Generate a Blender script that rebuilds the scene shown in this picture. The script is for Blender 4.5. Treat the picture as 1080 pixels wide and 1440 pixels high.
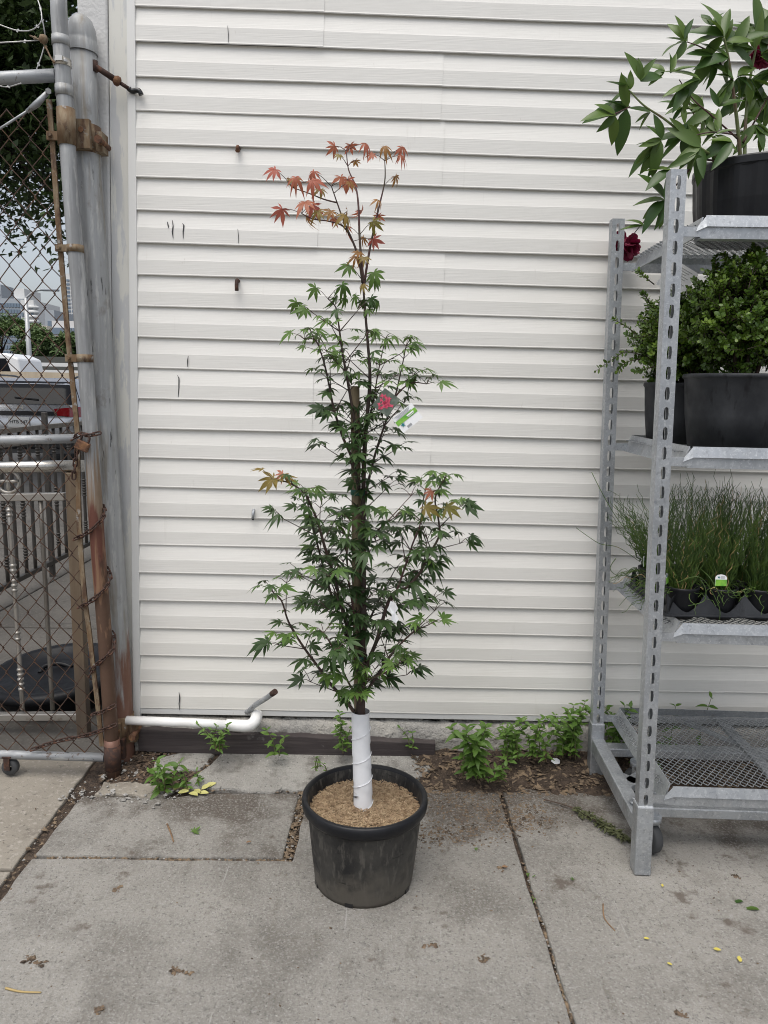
import bpy, bmesh, math, random
from mathutils import Vector as V, Matrix, Euler
R = math.radians
rng = random.Random(7)
scene = bpy.context.scene
C = scene.collection
for o in list(bpy.data.objects): bpy.data.objects.remove(o)

# ------------------------------------------------------------------ camera
FPX, PITCH, ROLL, CH = 1051.6, 0.1598, 0.0199, 1.348
cam = bpy.data.cameras.new('camera'); camo = bpy.data.objects.new('camera', cam); C.objects.link(camo)
cam.sensor_fit = 'VERTICAL'; cam.sensor_height = 36.0; cam.lens = 36.0*FPX/1440.0
cam.clip_start = 0.05; cam.clip_end = 5000
camo.matrix_world = Matrix.Translation((0, 0, CH)) @ Matrix.Rotation(math.pi/2-PITCH, 4, 'X') @ Matrix.Rotation(ROLL, 4, 'Z')
scene.camera = camo
scene.render.resolution_x = 768; scene.render.resolution_y = 1024

# ------------------------------------------------------------------ light
SUN_EL, SUN_AZ = R(68), R(200)        # sun behind the camera's right shoulder, veiled by cloud
w = bpy.data.worlds.new('World'); scene.world = w; w.use_nodes = True
nt = w.node_tree; nt.nodes.clear()
sky = nt.nodes.new('ShaderNodeTexSky'); sky.sky_type = 'NISHITA'; sky.sun_disc = False
sky.sun_elevation = SUN_EL; sky.sun_rotation = SUN_AZ; sky.air_density = 1.0; sky.dust_density = 4.0; sky.ozone_density = 1.0
hs = nt.nodes.new('ShaderNodeHueSaturation'); hs.inputs['Saturation'].default_value = 0.44
bg = nt.nodes.new('ShaderNodeBackground'); bg.inputs['Strength'].default_value = 0.14
ow = nt.nodes.new('ShaderNodeOutputWorld')
nt.links.new(sky.outputs[0], hs.inputs['Color']); nt.links.new(hs.outputs[0], bg.inputs['Color']); nt.links.new(bg.outputs[0], ow.inputs[0])
sl = bpy.data.lights.new('sun', 'SUN'); sl.energy = 1.3; sl.angle = R(50); sl.color = (1, .965, .90)
so = bpy.data.objects.new('sun', sl); C.objects.link(so); so.location = (0, -4, 8)
# light travels from the sun (azimuth clockwise from +Y) down to the scene
sd = V((math.sin(SUN_AZ)*math.cos(SUN_EL), math.cos(SUN_AZ)*math.cos(SUN_EL), math.sin(SUN_EL)))
so.rotation_euler = sd.to_track_quat('Z', 'Y').to_euler()
scene.view_settings.view_transform = 'Standard'; scene.view_settings.look = 'None'
scene.view_settings.gamma = 1; scene.view_settings.use_curve_mapping = False
scene.view_settings.exposure = 0.40
scene.cycles.filter_width = 1.0

# ------------------------------------------------------------------ helpers
_c, _s = math.cos(PITCH), math.sin(PITCH); _cr, _sr = math.cos(ROLL), math.sin(ROLL)
def ray(px, py):
    a, b = px-540, py-720
    u = _cr*a+_sr*b; v = -_sr*a+_cr*b
    return V((u/FPX, _c-v/FPX*_s, -v/FPX*_c-_s))
def at(px, py, Y):                    # the point at depth Y that was surveyed at this place of the photograph
    r = ray(px, py); t = Y/r.y; return V((r.x*t, Y, CH+r.z*t))
def gz(px, py, z=0.0):                # the point at height z
    r = ray(px, py); t = (z-CH)/r.z; return V((r.x*t, r.y*t, z))

def link(o, parent=None):
    C.objects.link(o)
    if parent: o.parent = parent
    return o
def wloc(o):
    p = V((0, 0, 0))
    while o: p += o.location; o = o.parent
    return p
def tag(o, label=None, cat=None, group=None, kind=None):
    if label: o['label'] = label
    if cat: o['category'] = cat
    if group: o['group'] = group
    if kind: o['kind'] = kind
    return o
def empty(name, loc, label=None, cat=None, group=None, kind=None):
    o = bpy.data.objects.new(name, None); o.empty_display_size = .05; o.location = loc
    return tag(link(o), label, cat, group, kind)
def inst(name, mesh, parent, M):      # a piece that shares its mesh; M is a world matrix
    o = bpy.data.objects.new(name, mesh); link(o, parent)
    o.matrix_basis = Matrix.Translation(-wloc(parent)) @ M if parent else M
    return o

class MB:
    def __init__(s): s.v = []; s.f = []; s.sm = []; s.mi = []
    def add(s, vs, fs, smooth=False, mi=0):
        b = len(s.v); s.v += [V(p) for p in vs]
        for f in fs: s.f.append([b+i for i in f]); s.sm.append(smooth); s.mi.append(mi)
        return s
    def box(s, c, d, M=None, mi=0):
        c = V(c); hx, hy, hz = d[0]/2, d[1]/2, d[2]/2
        vs = [V((x*hx, y*hy, z*hz)) for x in (-1, 1) for y in (-1, 1) for z in (-1, 1)]
        vs = [(M @ p if M else p)+c for p in vs]
        return s.add(vs, [(0,1,3,2),(4,6,7,5),(0,4,5,1),(2,3,7,6),(0,2,6,4),(1,5,7,3)], False, mi)
    def hexa(s, p, mi=0):             # 8 corners: bottom four, top four (same winding)
        return s.add(p, [(3,2,1,0),(4,5,6,7),(0,1,5,4),(1,2,6,5),(2,3,7,6),(3,0,4,7)], False, mi)
    def prism(s, poly, off, mi=0):    # polygon of 3D points pushed by a vector
        n = len(poly); off = V(off); vs = [V(p) for p in poly]+[V(p)+off for p in poly]
        fs = [list(range(n))[::-1], list(range(n, 2*n))]+[(i, (i+1) % n, n+(i+1) % n, n+i) for i in range(n)]
        return s.add(vs, fs, False, mi)
    def tube(s, pts, r, n=8, cap=True, mi=0, up=None):
        pts = [V(p) for p in pts]; k = len(pts)
        rs = r if isinstance(r, (list, tuple)) else [r]*k
        vs = []; prev = None
        for i, p in enumerate(pts):
            t = (pts[min(i+1, k-1)]-pts[max(i-1, 0)])
            t = t.normalized() if t.length > 1e-9 else V((0, 0, 1))
            if prev is None:
                a = V((0, 0, 1)) if abs(t.z) < .9 else V((0, 1, 0))
                if up: a = V(up)
                x = t.cross(a).normalized()
            else:
                x = (prev-t*prev.dot(t)).normalized()
            prev = x; y = t.cross(x)
            for j in range(n):
                a = 2*math.pi*(j+.5)/n
                vs.append(p+(x*math.cos(a)+y*math.sin(a))*rs[i])
        fs = [(i*n+j, i*n+(j+1) % n, (i+1)*n+(j+1) % n, (i+1)*n+j) for i in range(k-1) for j in range(n)]
        s.add(vs, fs, True, mi)
        if cap:
            b = len(s.v)-len(vs)
            s.f.append([b+j for j in range(n)][::-1]); s.sm.append(False); s.mi.append(mi)
            s.f.append([b+(k-1)*n+j for j in range(n)]); s.sm.append(False); s.mi.append(mi)
        return s
    def lathe(s, prof, c, n=32, axis=None, mi=0, smooth=True, close=False):
        c = V(c); M = axis or Matrix.Identity(3); vs = []
        for (r, z) in prof:
            for j in range(n):
                a = 2*math.pi*j/n; vs.append(c+M @ V((r*math.cos(a), r*math.sin(a), z)))
        k = len(prof)
        fs = [(i*n+j, i*n+(j+1) % n, (i+1)*n+(j+1) % n, (i+1)*n+j) for i in range(k-1) for j in range(n)]
        return s.add(vs, fs, smooth, mi)
    def disc(s, c, r, n=24, axis=None, mi=0):
        M = axis or Matrix.Identity(3)
        return s.add([V(c)+M @ V((r*math.cos(2*math.pi*j/n), r*math.sin(2*math.pi*j/n), 0)) for j in range(n)], [list(range(n))], False, mi)
    def mesh(s, name, mats, origin=(0, 0, 0)):
        me = bpy.data.meshes.new(name); o = V(origin)
        me.from_pydata([tuple(p-o) for p in s.v], [], s.f)
        me.polygons.foreach_set('use_smooth', s.sm); me.polygons.foreach_set('material_index', s.mi)
        for m in (mats if isinstance(mats, (list, tuple)) else [mats]): me.materials.append(m)
        me.update(); return me
    def build(s, name, mats, parent=None, loc=None, bevel=0, fix=False):
        org = V(loc) if loc is not None else (wloc(parent) if parent else V((0, 0, 0)))
        me = s.mesh(name, mats, org)
        if fix or bevel:
            bm = bmesh.new(); bm.from_mesh(me)
            bmesh.ops.recalc_face_normals(bm, faces=bm.faces); bm.to_mesh(me); bm.free()
        o = bpy.data.objects.new(name, me); link(o, parent)
        o.location = org-(wloc(parent) if parent else V((0, 0, 0)))
        if bevel:
            m = o.modifiers.new('bevel', 'BEVEL'); m.width = bevel; m.segments = 2; m.limit_method = 'ANGLE'; m.angle_limit = R(35)
        return o

def spline(pts, k=6):                 # Catmull-Rom through points
    pts = [V(p) for p in pts]; out = []
    for i in range(len(pts)-1):
        p0 = pts[max(i-1, 0)]; p1 = pts[i]; p2 = pts[i+1]; p3 = pts[min(i+2, len(pts)-1)]
        for j in range(k):
            t = j/k
            out.append(.5*((2*p1)+(p2-p0)*t+(2*p0-5*p1+4*p2-p3)*t*t+(3*p1-p0-3*p2+p3)*t**3))
    out.append(pts[-1]); return out
def lerp(a, b, t): return a+(b-a)*t
def taper(a, b, n): return [lerp(a, b, i/(n-1)) for i in range(n)]

# ------------------------------------------------------------------ materials
def mat(name, base, rough=.6, metal=0., layers=(), bump=(), spec=.5, trans=0., rnd=None, rough2=None, coat=0):
    """layers: (colour, scale(x,y,z), lo, hi, amount[, (axis, a, b)]) noise-masked colours laid over base; bump: (scale, strength, distance)"""
    m = bpy.data.materials.new(name); m.use_nodes = True; t = m.node_tree; b = t.nodes['Principled BSDF']
    N = t.nodes.new; L = t.links.new
    tc = N('ShaderNodeTexCoord')
    col = N('ShaderNodeRGB'); col.outputs[0].default_value = (*base, 1); cur = col.outputs[0]
    if rnd:
        oi = N('ShaderNodeObjectInfo'); mx = N('ShaderNodeMix'); mx.data_type = 'RGBA'
        mx.inputs['B'].default_value = (*rnd, 1); L(oi.outputs['Random'], mx.inputs['Factor']); L(cur, mx.inputs['A']); cur = mx.outputs['Result']
    for i, ly in enumerate(layers):
        c, sc, lo, hi, am = ly[:5]
        mp = N('ShaderNodeMapping'); mp.inputs['Scale'].default_value = sc if isinstance(sc, tuple) else (sc, sc, sc)
        mp.inputs['Location'].default_value = (i*3.7, i*1.9, i*5.3)
        no = N('ShaderNodeTexNoise'); no.inputs['Scale'].default_value = 1; no.inputs['Detail'].default_value = 7; no.inputs['Roughness'].default_value = .62
        L(tc.outputs['Object'], mp.inputs[0]); L(mp.outputs[0], no.inputs['Vector'])
        mr = N('ShaderNodeMapRange'); mr.inputs[1].default_value = lo; mr.inputs[2].default_value = hi; mr.inputs[3].default_value = 0; mr.inputs[4].default_value = am
        fac = None
        if len(ly) > 5:
            ax, a0, a1 = ly[5]
            sx = N('ShaderNodeSeparateXYZ'); L(tc.outputs['Object'], sx.inputs[0])
            g = N('ShaderNodeMapRange'); g.inputs[1].default_value = a0; g.inputs[2].default_value = a1; g.inputs[3].default_value = -.3; g.inputs[4].default_value = .3
            L(sx.outputs['XYZ'.index(ax)], g.inputs[0])
            ad = N('ShaderNodeMath'); ad.operation = 'ADD'; L(no.outputs[0], ad.inputs[0]); L(g.outputs[0], ad.inputs[1]); L(ad.outputs[0], mr.inputs[0])
        else: L(no.outputs[0], mr.inputs[0])
        mx = N('ShaderNodeMix'); mx.data_type = 'RGBA'; mx.inputs['B'].default_value = (*c, 1)
        L(mr.outputs[0], mx.inputs['Factor']); L(cur, mx.inputs['A']); cur = mx.outputs['Result']
    L(cur, b.inputs['Base Color'])
    b.inputs['Roughness'].default_value = rough; b.inputs['Metallic'].default_value = metal; b.inputs['Specular IOR Level'].default_value = spec
    if coat: b.inputs['Coat Weight'].default_value = coat; b.inputs['Coat Roughness'].default_value = .05
    if rough2 is not None:
        no = N('ShaderNodeTexNoise'); no.inputs['Scale'].default_value = 30; L(tc.outputs['Object'], no.inputs['Vector'])
        mr = N('ShaderNodeMapRange'); mr.inputs[1].default_value = .35; mr.inputs[2].default_value = .65; mr.inputs[3].default_value = rough; mr.inputs[4].default_value = rough2
        L(no.outputs[0], mr.inputs[0]); L(mr.outputs[0], b.inputs['Roughness'])
    last = None
    for (sc, st, di) in bump:
        mp = N('ShaderNodeMapping'); mp.inputs['Scale'].default_value = sc if isinstance(sc, tuple) else (sc, sc, sc)
        no = N('ShaderNodeTexNoise'); no.inputs['Scale'].default_value = 1; no.inputs['Detail'].default_value = 6
        L(tc.outputs['Object'], mp.inputs[0]); L(mp.outputs[0], no.inputs['Vector'])
        bp = N('ShaderNodeBump'); bp.inputs['Strength'].default_value = st; bp.inputs['Distance'].default_value = di
        L(no.outputs[0], bp.inputs['Height'])
        if last: L(last, bp.inputs['Normal'])
        last = bp.outputs[0]
    if last: L(last, b.inputs['Normal'])
    if trans:
        tr = N('ShaderNodeBsdfTranslucent'); ms = N('ShaderNodeMixShader'); ms.inputs[0].default_value = trans
        L(cur, tr.inputs[0]); L(b.outputs[0], ms.inputs[1]); L(tr.outputs[0], ms.inputs[2])
        L(ms.outputs[0], t.nodes['Material Output'].inputs[0])
    return m

M = {}
M['vinyl'] = mat('vinyl', (.755, .745, .712), .5, layers=[((.52, .50, .45), (1.4, 1.4, 14), .60, .80, .35), ((.40, .38, .33), (80, 80, 14), .70, .76, .45), ((.69, .68, .64), (2, 2, 9), .4, .7, .4), ((.42, .40, .34), (30, 3, 3), .66, .8, .30), ((.55, .53, .46), (1.2, 2, 1.2), .5, .85, .35, ('Z', 1.0, .1)), ((.30, .27, .20), (60, 60, 25), .72, .82, .6)],
                 bump=[((5, 5, 420), .25, .002), (60, .06, .002)])
M['vinyl_trim'] = mat('vinyl_trim', (.72, .72, .70), .5, layers=[((.50, .51, .51), (4, 4, .8), .45, .6, .5, ('Z', 1.9, 1.2)), ((.3, .28, .24), (60, 60, 30), .66, .78, .6)])
M['soffit_gap'] = mat('dark_gap', (.03, .03, .03), .9)
M['stucco'] = mat('stucco', (.62, .62, .61), .85, layers=[((.50, .50, .50), 6, .4, .7, .5), ((.3, .3, .3), (40, 40, 6), .64, .74, .5)], bump=[(90, .5, .004), (25, .3, .006)])
M['render_paint'] = mat('render_paint', (.66, .655, .61), .7, layers=[((.52, .53, .54), (14, 14, 2.2), .50, .53, .9), ((.35, .35, .34), (30, 30, 2), .62, .75, .5)], bump=[(40, .15, .003)])
M['foundation'] = mat('foundation', (.30, .29, .27), .9, layers=[((.42, .40, .36), 9, .45, .65, .8), ((.12, .11, .10), 22, .56, .68, .8), ((.55, .53, .48), 120, .62, .7, .6)], bump=[(30, .9, .02), (140, .6, .006)])
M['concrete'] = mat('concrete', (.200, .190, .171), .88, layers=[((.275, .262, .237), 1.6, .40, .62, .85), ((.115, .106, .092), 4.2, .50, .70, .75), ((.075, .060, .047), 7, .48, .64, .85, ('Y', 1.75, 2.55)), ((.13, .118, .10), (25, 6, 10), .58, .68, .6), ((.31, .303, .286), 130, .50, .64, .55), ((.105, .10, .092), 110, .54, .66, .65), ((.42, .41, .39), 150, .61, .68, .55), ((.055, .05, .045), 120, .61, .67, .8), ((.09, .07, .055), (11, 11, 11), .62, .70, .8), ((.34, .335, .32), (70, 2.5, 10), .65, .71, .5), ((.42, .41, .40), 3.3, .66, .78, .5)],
                    bump=[(170, .7, .004), (45, .5, .006)])
M['concrete_old'] = mat('concrete_old', (.25, .24, .22), .9, layers=[((.33, .32, .295), 5, .42, .62, .9), ((.12, .11, .095), 11, .52, .66, .8), ((.5, .48, .44), 150, .6, .68, .7), ((.06, .055, .05), 90, .6, .68, .8)], bump=[(22, .9, .016), (180, .8, .006)])
M['driveway'] = mat('driveway', (.27, .245, .205), .9, layers=[((.20, .18, .15), 2.4, .42, .65, .85), ((.13, .11, .09), 9, .58, .70, .75), ((.38, .35, .31), 60, .55, .64, .6), ((.08, .07, .06), 60, .60, .68, .75)], bump=[(170, .6, .004), (30, .4, .006)])
M['yard'] = mat('yard', (.105, .098, .088), .9, layers=[((.065, .06, .054), 2, .4, .65, .8), ((.17, .16, .14), 60, .56, .66, .6), ((.04, .036, .032), 14, .60, .70, .7)], bump=[(200, .4, .003)])  # dirty yard concrete, with the shade behind the gate darkened into its colour
M['soil'] = mat('soil', (.060, .042, .030), .95, layers=[((.12, .085, .06), 40, .45, .65, .8), ((.025, .018, .013), 70, .5, .65, .8), ((.30, .27, .23), 140, .68, .72, .8)], bump=[(60, 1., .02), (200, .8, .008)])
M['crumb'] = mat('crumb', (.085, .055, .038), .95, rnd=(.2, .15, .1), layers=[((.22, .16, .10), 30, .5, .6, .8), ((.03, .022, .016), 45, .5, .6, .8)])
M['stone'] = mat('stone', (.34, .33, .31), .9, layers=[((.18, .17, .16), 40, .4, .65, .8), ((.6, .59, .56), 90, .6, .7, .7)], bump=[(70, .7, .006)])
M['timber'] = mat('timber', (.045, .036, .036), .8, layers=[((.10, .085, .08), (3, 3, 40), .5, .7, .7), ((.15, .14, .135), 16, .66, .72, .7)], bump=[((4, 4, 90), .5, .004)])
M['pvc'] = mat('pvc', (.78, .78, .77), .35, layers=[((.5, .48, .44), (8, 8, 20), .55, .75, .4), ((.28, .26, .22), 70, .68, .74, .6)])
M['galv'] = mat('galv', (.44, .46, .48), .42, .75, rough2=.6, layers=[((.34, .36, .385), (18, 18, 6), .42, .6, .7), ((.58, .60, .61), 110, .52, .62, .55), ((.26, .275, .29), 90, .56, .66, .6), ((.66, .67, .68), 210, .62, .67, .7), ((.30, .27, .23), (40, 40, 12), .66, .74, .5)], bump=[(160, .1, .001)])
M['pipe'] = mat('pipe', (.36, .37, .375), .5, .35, rough2=.65, layers=[((.27, .27, .265), (50, 50, 3), .44, .62, .6), ((.54, .54, .52), (60, 60, 9), .55, .66, .6), ((.045, .045, .048), (70, 70, 9), .645, .69, .85), ((.16, .14, .11), (14, 14, 9), .58, .70, .6), ((.20, .165, .115), (26, 26, 1.8), .56, .68, .65), ((.17, .072, .042), (22, 22, 2.4), .47, .58, .9, ('Z', .75, .05))], bump=[((40, 40, 10), .4, .002)])
M['pipe_plain'] = mat('pipe_plain', (.36, .375, .39), .5, .35, rough2=.65, layers=[((.24, .25, .26), (6, 35, 35), .44, .60, .8), ((.54, .54, .53), (9, 45, 45), .55, .66, .7), ((.10, .06, .04), (30, 30, 30), .62, .68, .85), ((.04, .04, .04), (40, 40, 40), .64, .68, .8)], bump=[(60, .3, .002)])
M['pipe_rust'] = mat('pipe_rust', (.36, .37, .375), .55, .3, rough2=.75, layers=[((.23, .235, .24), (35, 35, 2.2), .44, .60, .85), ((.54, .54, .53), (45, 45, 6), .56, .66, .6), ((.05, .05, .052), (50, 50, 6), .67, .71, .85), ((.20, .125, .065), (40, 40, 1.2), .58, .68, .8, ('Z', 1.5, .9)), ((.125, .046, .032), (18, 18, 1.6), .40, .47, .97, ('Z', 1.1, .72)), ((.26, .16, .095), (40, 40, 2.2), .56, .66, .75, ('Z', 1.2, .6)), ((.05, .028, .022), (45, 45, 9), .58, .66, .7, ('Z', 1.2, .5))], bump=[((40, 40, 10), .5, .002)])
M['rust'] = mat('rust', (.13, .062, .036), .85, .2, layers=[((.25, .13, .06), 40, .45, .65, .8), ((.05, .028, .02), 60, .5, .65, .8)], bump=[(120, .6, .003)])
M['rust_dark'] = mat('rust_dark', (.055, .032, .026), .8, .3, layers=[((.14, .065, .04), 50, .5, .65, .8)], bump=[(140, .6, .002)])
M['rust_tan'] = mat('rust_tan', (.165, .105, .058), .75, .3, layers=[((.25, .20, .135), (35, 35, 12), .45, .60, .85), ((.075, .04, .025), (40, 40, 15), .52, .62, .85), ((.32, .32, .31), 45, .60, .67, .7)], bump=[(90, .5, .002)])
M['wire'] = mat('wire', (.085, .055, .045), .7, .5, layers=[((.16, .09, .055), 30, .45, .6, .8), ((.33, .30, .27), 60, .64, .7, .8)])
M['chrome'] = mat('chrome', (.55, .53, .49), .22, 1., rough2=.35)
M['iron'] = mat('iron', (.065, .06, .055), .5, .5, layers=[((.2, .18, .155), 25, .6, .72, .6)])
M['iron_grey'] = mat('iron_grey', (.20, .185, .165), .5, .6, layers=[((.10, .085, .07), (40, 40, 5), .5, .65, .7)])
M['iron_light'] = mat('iron_light', (.40, .38, .35), .4, .7, layers=[((.2, .16, .12), 30, .55, .7, .7)])
M['brown_post'] = mat('brown_post', (.17, .125, .085), .6, .3, layers=[((.24, .19, .13), (30, 30, 3), .45, .65, .7), ((.075, .06, .05), (20, 20, 4), .5, .7, .6, ('Z', .4, .05))], bump=[(60, .2, .002)])
M['white_wire'] = mat('white_wire', (.45, .45, .44), .5, .6)
M['plastic'] = mat('plastic', (.0085, .009, .011), .36, layers=[((.022, .023, .026), (6, 6, 3), .5, .7, .5)], rough2=.5, spec=.28)
M['plastic_dusty'] = mat('plastic_dusty', (.013, .013, .014), .5, rough2=.7, spec=.35, layers=[((.062, .059, .053), (7, 7, 5), .40, .62, .85), ((.12, .112, .098), (80, 80, 22), .52, .66, .6), ((.10, .09, .075), (9, 9, 9), .38, .58, .8, ('Z', .15, -.03)), ((.005, .005, .005), (12, 12, 60), .64, .70, .85)], bump=[((8, 8, 160), .12, .001)])
M['plastic_grey'] = mat('plastic_grey', (.020, .022, .026), .5, rough2=.66, spec=.28, layers=[((.048, .051, .056), (7, 7, 5), .42, .62, .8), ((.008, .008, .010), (30, 30, 8), .58, .68, .8)])
M['chips'] = mat('chips', (.30, .215, .13), .95, layers=[((.48, .35, .21), 90, .45, .62, .9), ((.13, .08, .045), 70, .54, .64, .85), ((.55, .42, .28), 220, .6, .68, .8)], bump=[(160, 1., .012), (60, .6, .01)])
M['chip_bit'] = mat('chip_bit', (.44, .325, .20), .9, layers=[((.22, .14, .08), 60, .45, .6, .8), ((.58, .45, .3), 80, .55, .65, .8)])
M['wrap'] = mat('wrap', (.80, .81, .83), .45, layers=[((.70, .71, .73), 25, .45, .7, .5), ((.45, .43, .40), (50, 50, 50), .68, .73, .5)])
M['bark'] = mat('bark', (.040, .026, .022), .7, layers=[((.085, .05, .035), (40, 40, 8), .45, .65, .8), ((.055, .06, .03), 20, .55, .7, .6)], bump=[((80, 80, 20), .4, .003)])
M['twig'] = mat('twig', (.075, .028, .028), .6, layers=[((.05, .05, .025), 12, .45, .6, .7)])
M['twig_green'] = mat('twig_green', (.11, .14, .045), .55, layers=[((.10, .045, .035), 14, .5, .62, .8)])
M['stake'] = mat('stake', (.21, .165, .10), .8, layers=[((.12, .085, .05), (40, 40, 5), .45, .62, .8), ((.30, .25, .17), (60, 60, 8), .55, .68, .6), ((.06, .05, .035), (9, 9, 6), .6, .7, .7)], bump=[((90, 90, 12), .4, .002)])
M['tie'] = mat('tie', (.006, .085, .055), .5)
def leafmat(n, a, b, rough=.45, tr=.22, vein=(.5, .62)):
    return mat(n, a, rough, rnd=b, trans=tr, layers=[(tuple(min(1, x*1.5) for x in a), 45, vein[0], vein[1], .35)], spec=.4)
M['leaf_dark'] = leafmat('leaf_dark', (.026, .056, .016), (.050, .094, .026))
M['leaf_mid'] = leafmat('leaf_mid', (.060, .120, .024), (.10, .175, .034))
M['leaf_olive'] = leafmat('leaf_olive', (.17, .155, .03), (.25, .16, .04), tr=.35)
M['leaf_orange'] = leafmat('leaf_orange', (.33, .145, .05), (.29, .16, .05), tr=.35)
M['leaf_red'] = leafmat('leaf_red', (.44, .12, .095), (.38, .14, .07), tr=.35)
M['peony_leaf'] = leafmat('peony_leaf', (.040, .088, .020), (.11, .175, .030), .34, .25)
M['petal'] = mat('petal', (.17, .006, .035), .6, trans=.2, layers=[((.30, .02, .08), 30, .5, .65, .6)])
M['box_leaf'] = mat('box_leaf', (.058, .115, .014), .36, trans=.22, layers=[((.13, .22, .026), 14, .46, .58, .85), ((.25, .36, .055), 36, .56, .65, .8)])
M['rush'] = mat('rush', (.045, .092, .016), .5, trans=.1, layers=[((.11, .185, .03), 22, .45, .60, .85), ((.24, .20, .07), 26, .66, .72, .8)])
M['dry_blade'] = mat('dry_blade', (.38, .28, .12), .7)
M['weed'] = leafmat('weed', (.075, .15, .025), (.13, .23, .04), .5, .3)
M['yellow_leaf'] = mat('yellow_leaf', (.50, .41, .06), .6, layers=[((.55, .52, .22), 60, .5, .6, .6)])
M['pale_leaf'] = mat('pale_leaf', (.48, .45, .17), .6, layers=[((.30, .33, .09), 50, .5, .62, .8)])
M['brown_leaf'] = mat('brown_leaf', (.15, .085, .045), .8, rnd=(.26, .16, .085), layers=[((.08, .045, .03), 50, .5, .62, .7)])
M['dry_green'] = mat('dry_green', (.055, .062, .024), .8, rnd=(.09, .10, .04))
M['tag_white'] = mat('tag_white', (.78, .79, .80), .35)
M['tag_green'] = mat('tag_green', (.10, .33, .035), .35, layers=[((.25, .48, .06), 30, .45, .6, .8)])
M['tag_teal'] = mat('tag_teal', (.01, .16, .19), .4)
M['tag_pink'] = mat('tag_pink', (.60, .07, .13), .4, layers=[((.35, .03, .06), 150, .5, .6, .8)])
M['tag_photo'] = mat('tag_photo', (.07, .09, .07), .4, layers=[((.16, .19, .15), 60, .45, .65, .8)])
M['ink'] = mat('ink', (.03, .03, .035), .6)
M['stain'] = mat('stain', (.50, .36, .20), .8, layers=[((.70, .66, .58), 70, .42, .6, .8), ((.36, .19, .08), 60, .6, .7, .7)])
M['ink_grey'] = mat('ink_grey', (.3, .31, .32), .6)
M['rubber'] = mat('rubber', (.05, .052, .055), .7)
M['car_silver'] = mat('car_silver', (.50, .51, .53), .25, .6, coat=.6)
M['car_blue'] = mat('car_blue', (.16, .20, .28), .25, .5, coat=.6)
M['car_white'] = mat('car_white', (.78, .79, .80), .3, coat=.5)
M['car_black'] = mat('car_black', (.012, .012, .013), .3)
M['glass_dark'] = mat('glass_dark', (.010, .011, .014), .12, spec=.12)
M['lens_red'] = mat('lens_red', (.22, .008, .012), .15, coat=.6)
M['plate'] = mat('plate', (.75, .75, .72), .4)
M['barrier'] = mat('barrier', (.46, .39, .29), .9, layers=[((.34, .28, .2), (2, 2, .6), .45, .65, .8)])
M['asphalt'] = mat('asphalt', (.055, .055, .055), .9, layers=[((.08, .078, .075), 2, .4, .65, .8)])
M['far_fence'] = mat('far_fence', (.075, .078, .07), .8)
M['bldg_white'] = mat('bldg_white', (.66, .66, .65), .8)
M['bldg_grey'] = mat('bldg_grey', (.36, .39, .42), .7)
M['bldg_tan'] = mat('bldg_tan', (.58, .53, .45), .8)
M['bldg_brick'] = mat('bldg_brick', (.30, .15, .12), .9)
M['bldg_glass'] = mat('bldg_glass', (.16, .21, .27), .3)
M['tree_leaf'] = mat('tree_leaf', (.026, .050, .014), .55, trans=.2, layers=[((.06, .10, .024), 1.6, .45, .62, .8)])
M['tree_leaf_far'] = mat('tree_leaf_far', (.075, .125, .04), .6, trans=.15, layers=[((.14, .20, .065), .5, .45, .62, .8)])
M['pole_grey'] = mat('pole_grey', (.42, .43, .44), .5, .4)

# ------------------------------------------------------------------ ground, slabs
def sheet(name, x0, x1, y0, y1, z, m, parent=None):
    b = MB(); b.add([(x0, y0, z), (x1, y0, z), (x1, y1, z), (x0, y1, z)], [(0, 1, 2, 3)])
    return b.build(name, m, parent)
ground = tag(sheet('ground', -600, 600, -60, 900, -.06, M['asphalt']), kind='structure')
walk = tag(sheet('sidewalk', -1.06, 4.0, -3.0, 2.60, -.016, M['soil']), kind='structure')
def jag(a, b, step, amp, r=rng):
    a = V(a); b = V(b); n = max(2, int((b-a).length/step)); d = (b-a).normalized(); q = V((-d.y, d.x, 0)); out = []
    for i in range(n): out.append(a+(b-a)*(i/n)+q*(r.uniform(-amp, amp) if i else 0))
    return out
def slab(parent, poly, m, amp=.003, step=.05, top=0.0, th=.05, bevel=.005, slope=None, name='slab'):
    pts = []
    for i in range(len(poly)): pts += jag((*poly[i], 0), (*poly[(i+1) % len(poly)], 0), step, amp)
    zf = slope or (lambda x, y: top)
    b = MB(); n = len(pts)
    b.add([V((p.x, p.y, zf(p.x, p.y))) for p in pts]+[V((p.x, p.y, zf(p.x, p.y)-th)) for p in pts],
          [list(range(n)), list(range(n, 2*n))[::-1]]+[(i, n+i, n+(i+1) % n, (i+1) % n) for i in range(n)])
    return b.build(name, m, parent, bevel=bevel, fix=True)
slab(walk, [(-1.0, -2.4), (.430, -2.4), (.429, 1.43), (.412, 2.40), (-.235, 2.375), (-.245, 1.978), (-.995, 1.968)], M['concrete'])
slab(walk, [(-.995, 1.984), (-.275, 1.992), (-.270, 2.345), (-.60, 2.335), (-.70, 2.30), (-.985, 2.305)], M['concrete'], amp=.004)
slab(walk, [(.4415, -2.4), (3.6, -2.4), (3.6, 2.47), (.80, 2.455), (.62, 2.43), (.424, 2.405), (.4405, 1.43)], M['concrete'], amp=.004)
rise = lambda x, y: .004+max(0, min(1, (y-2.36)/.22))*.046
slab(walk, [(-.67, 2.368), (-.40, 2.352), (-.10, 2.385), (.10, 2.40), (.185, 2.47), (.17, 2.575), (-.56, 2.575), (-.60, 2.48)], M['concrete_old'], amp=.012, step=.035, slope=rise, th=.08, bevel=.008)
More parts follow.
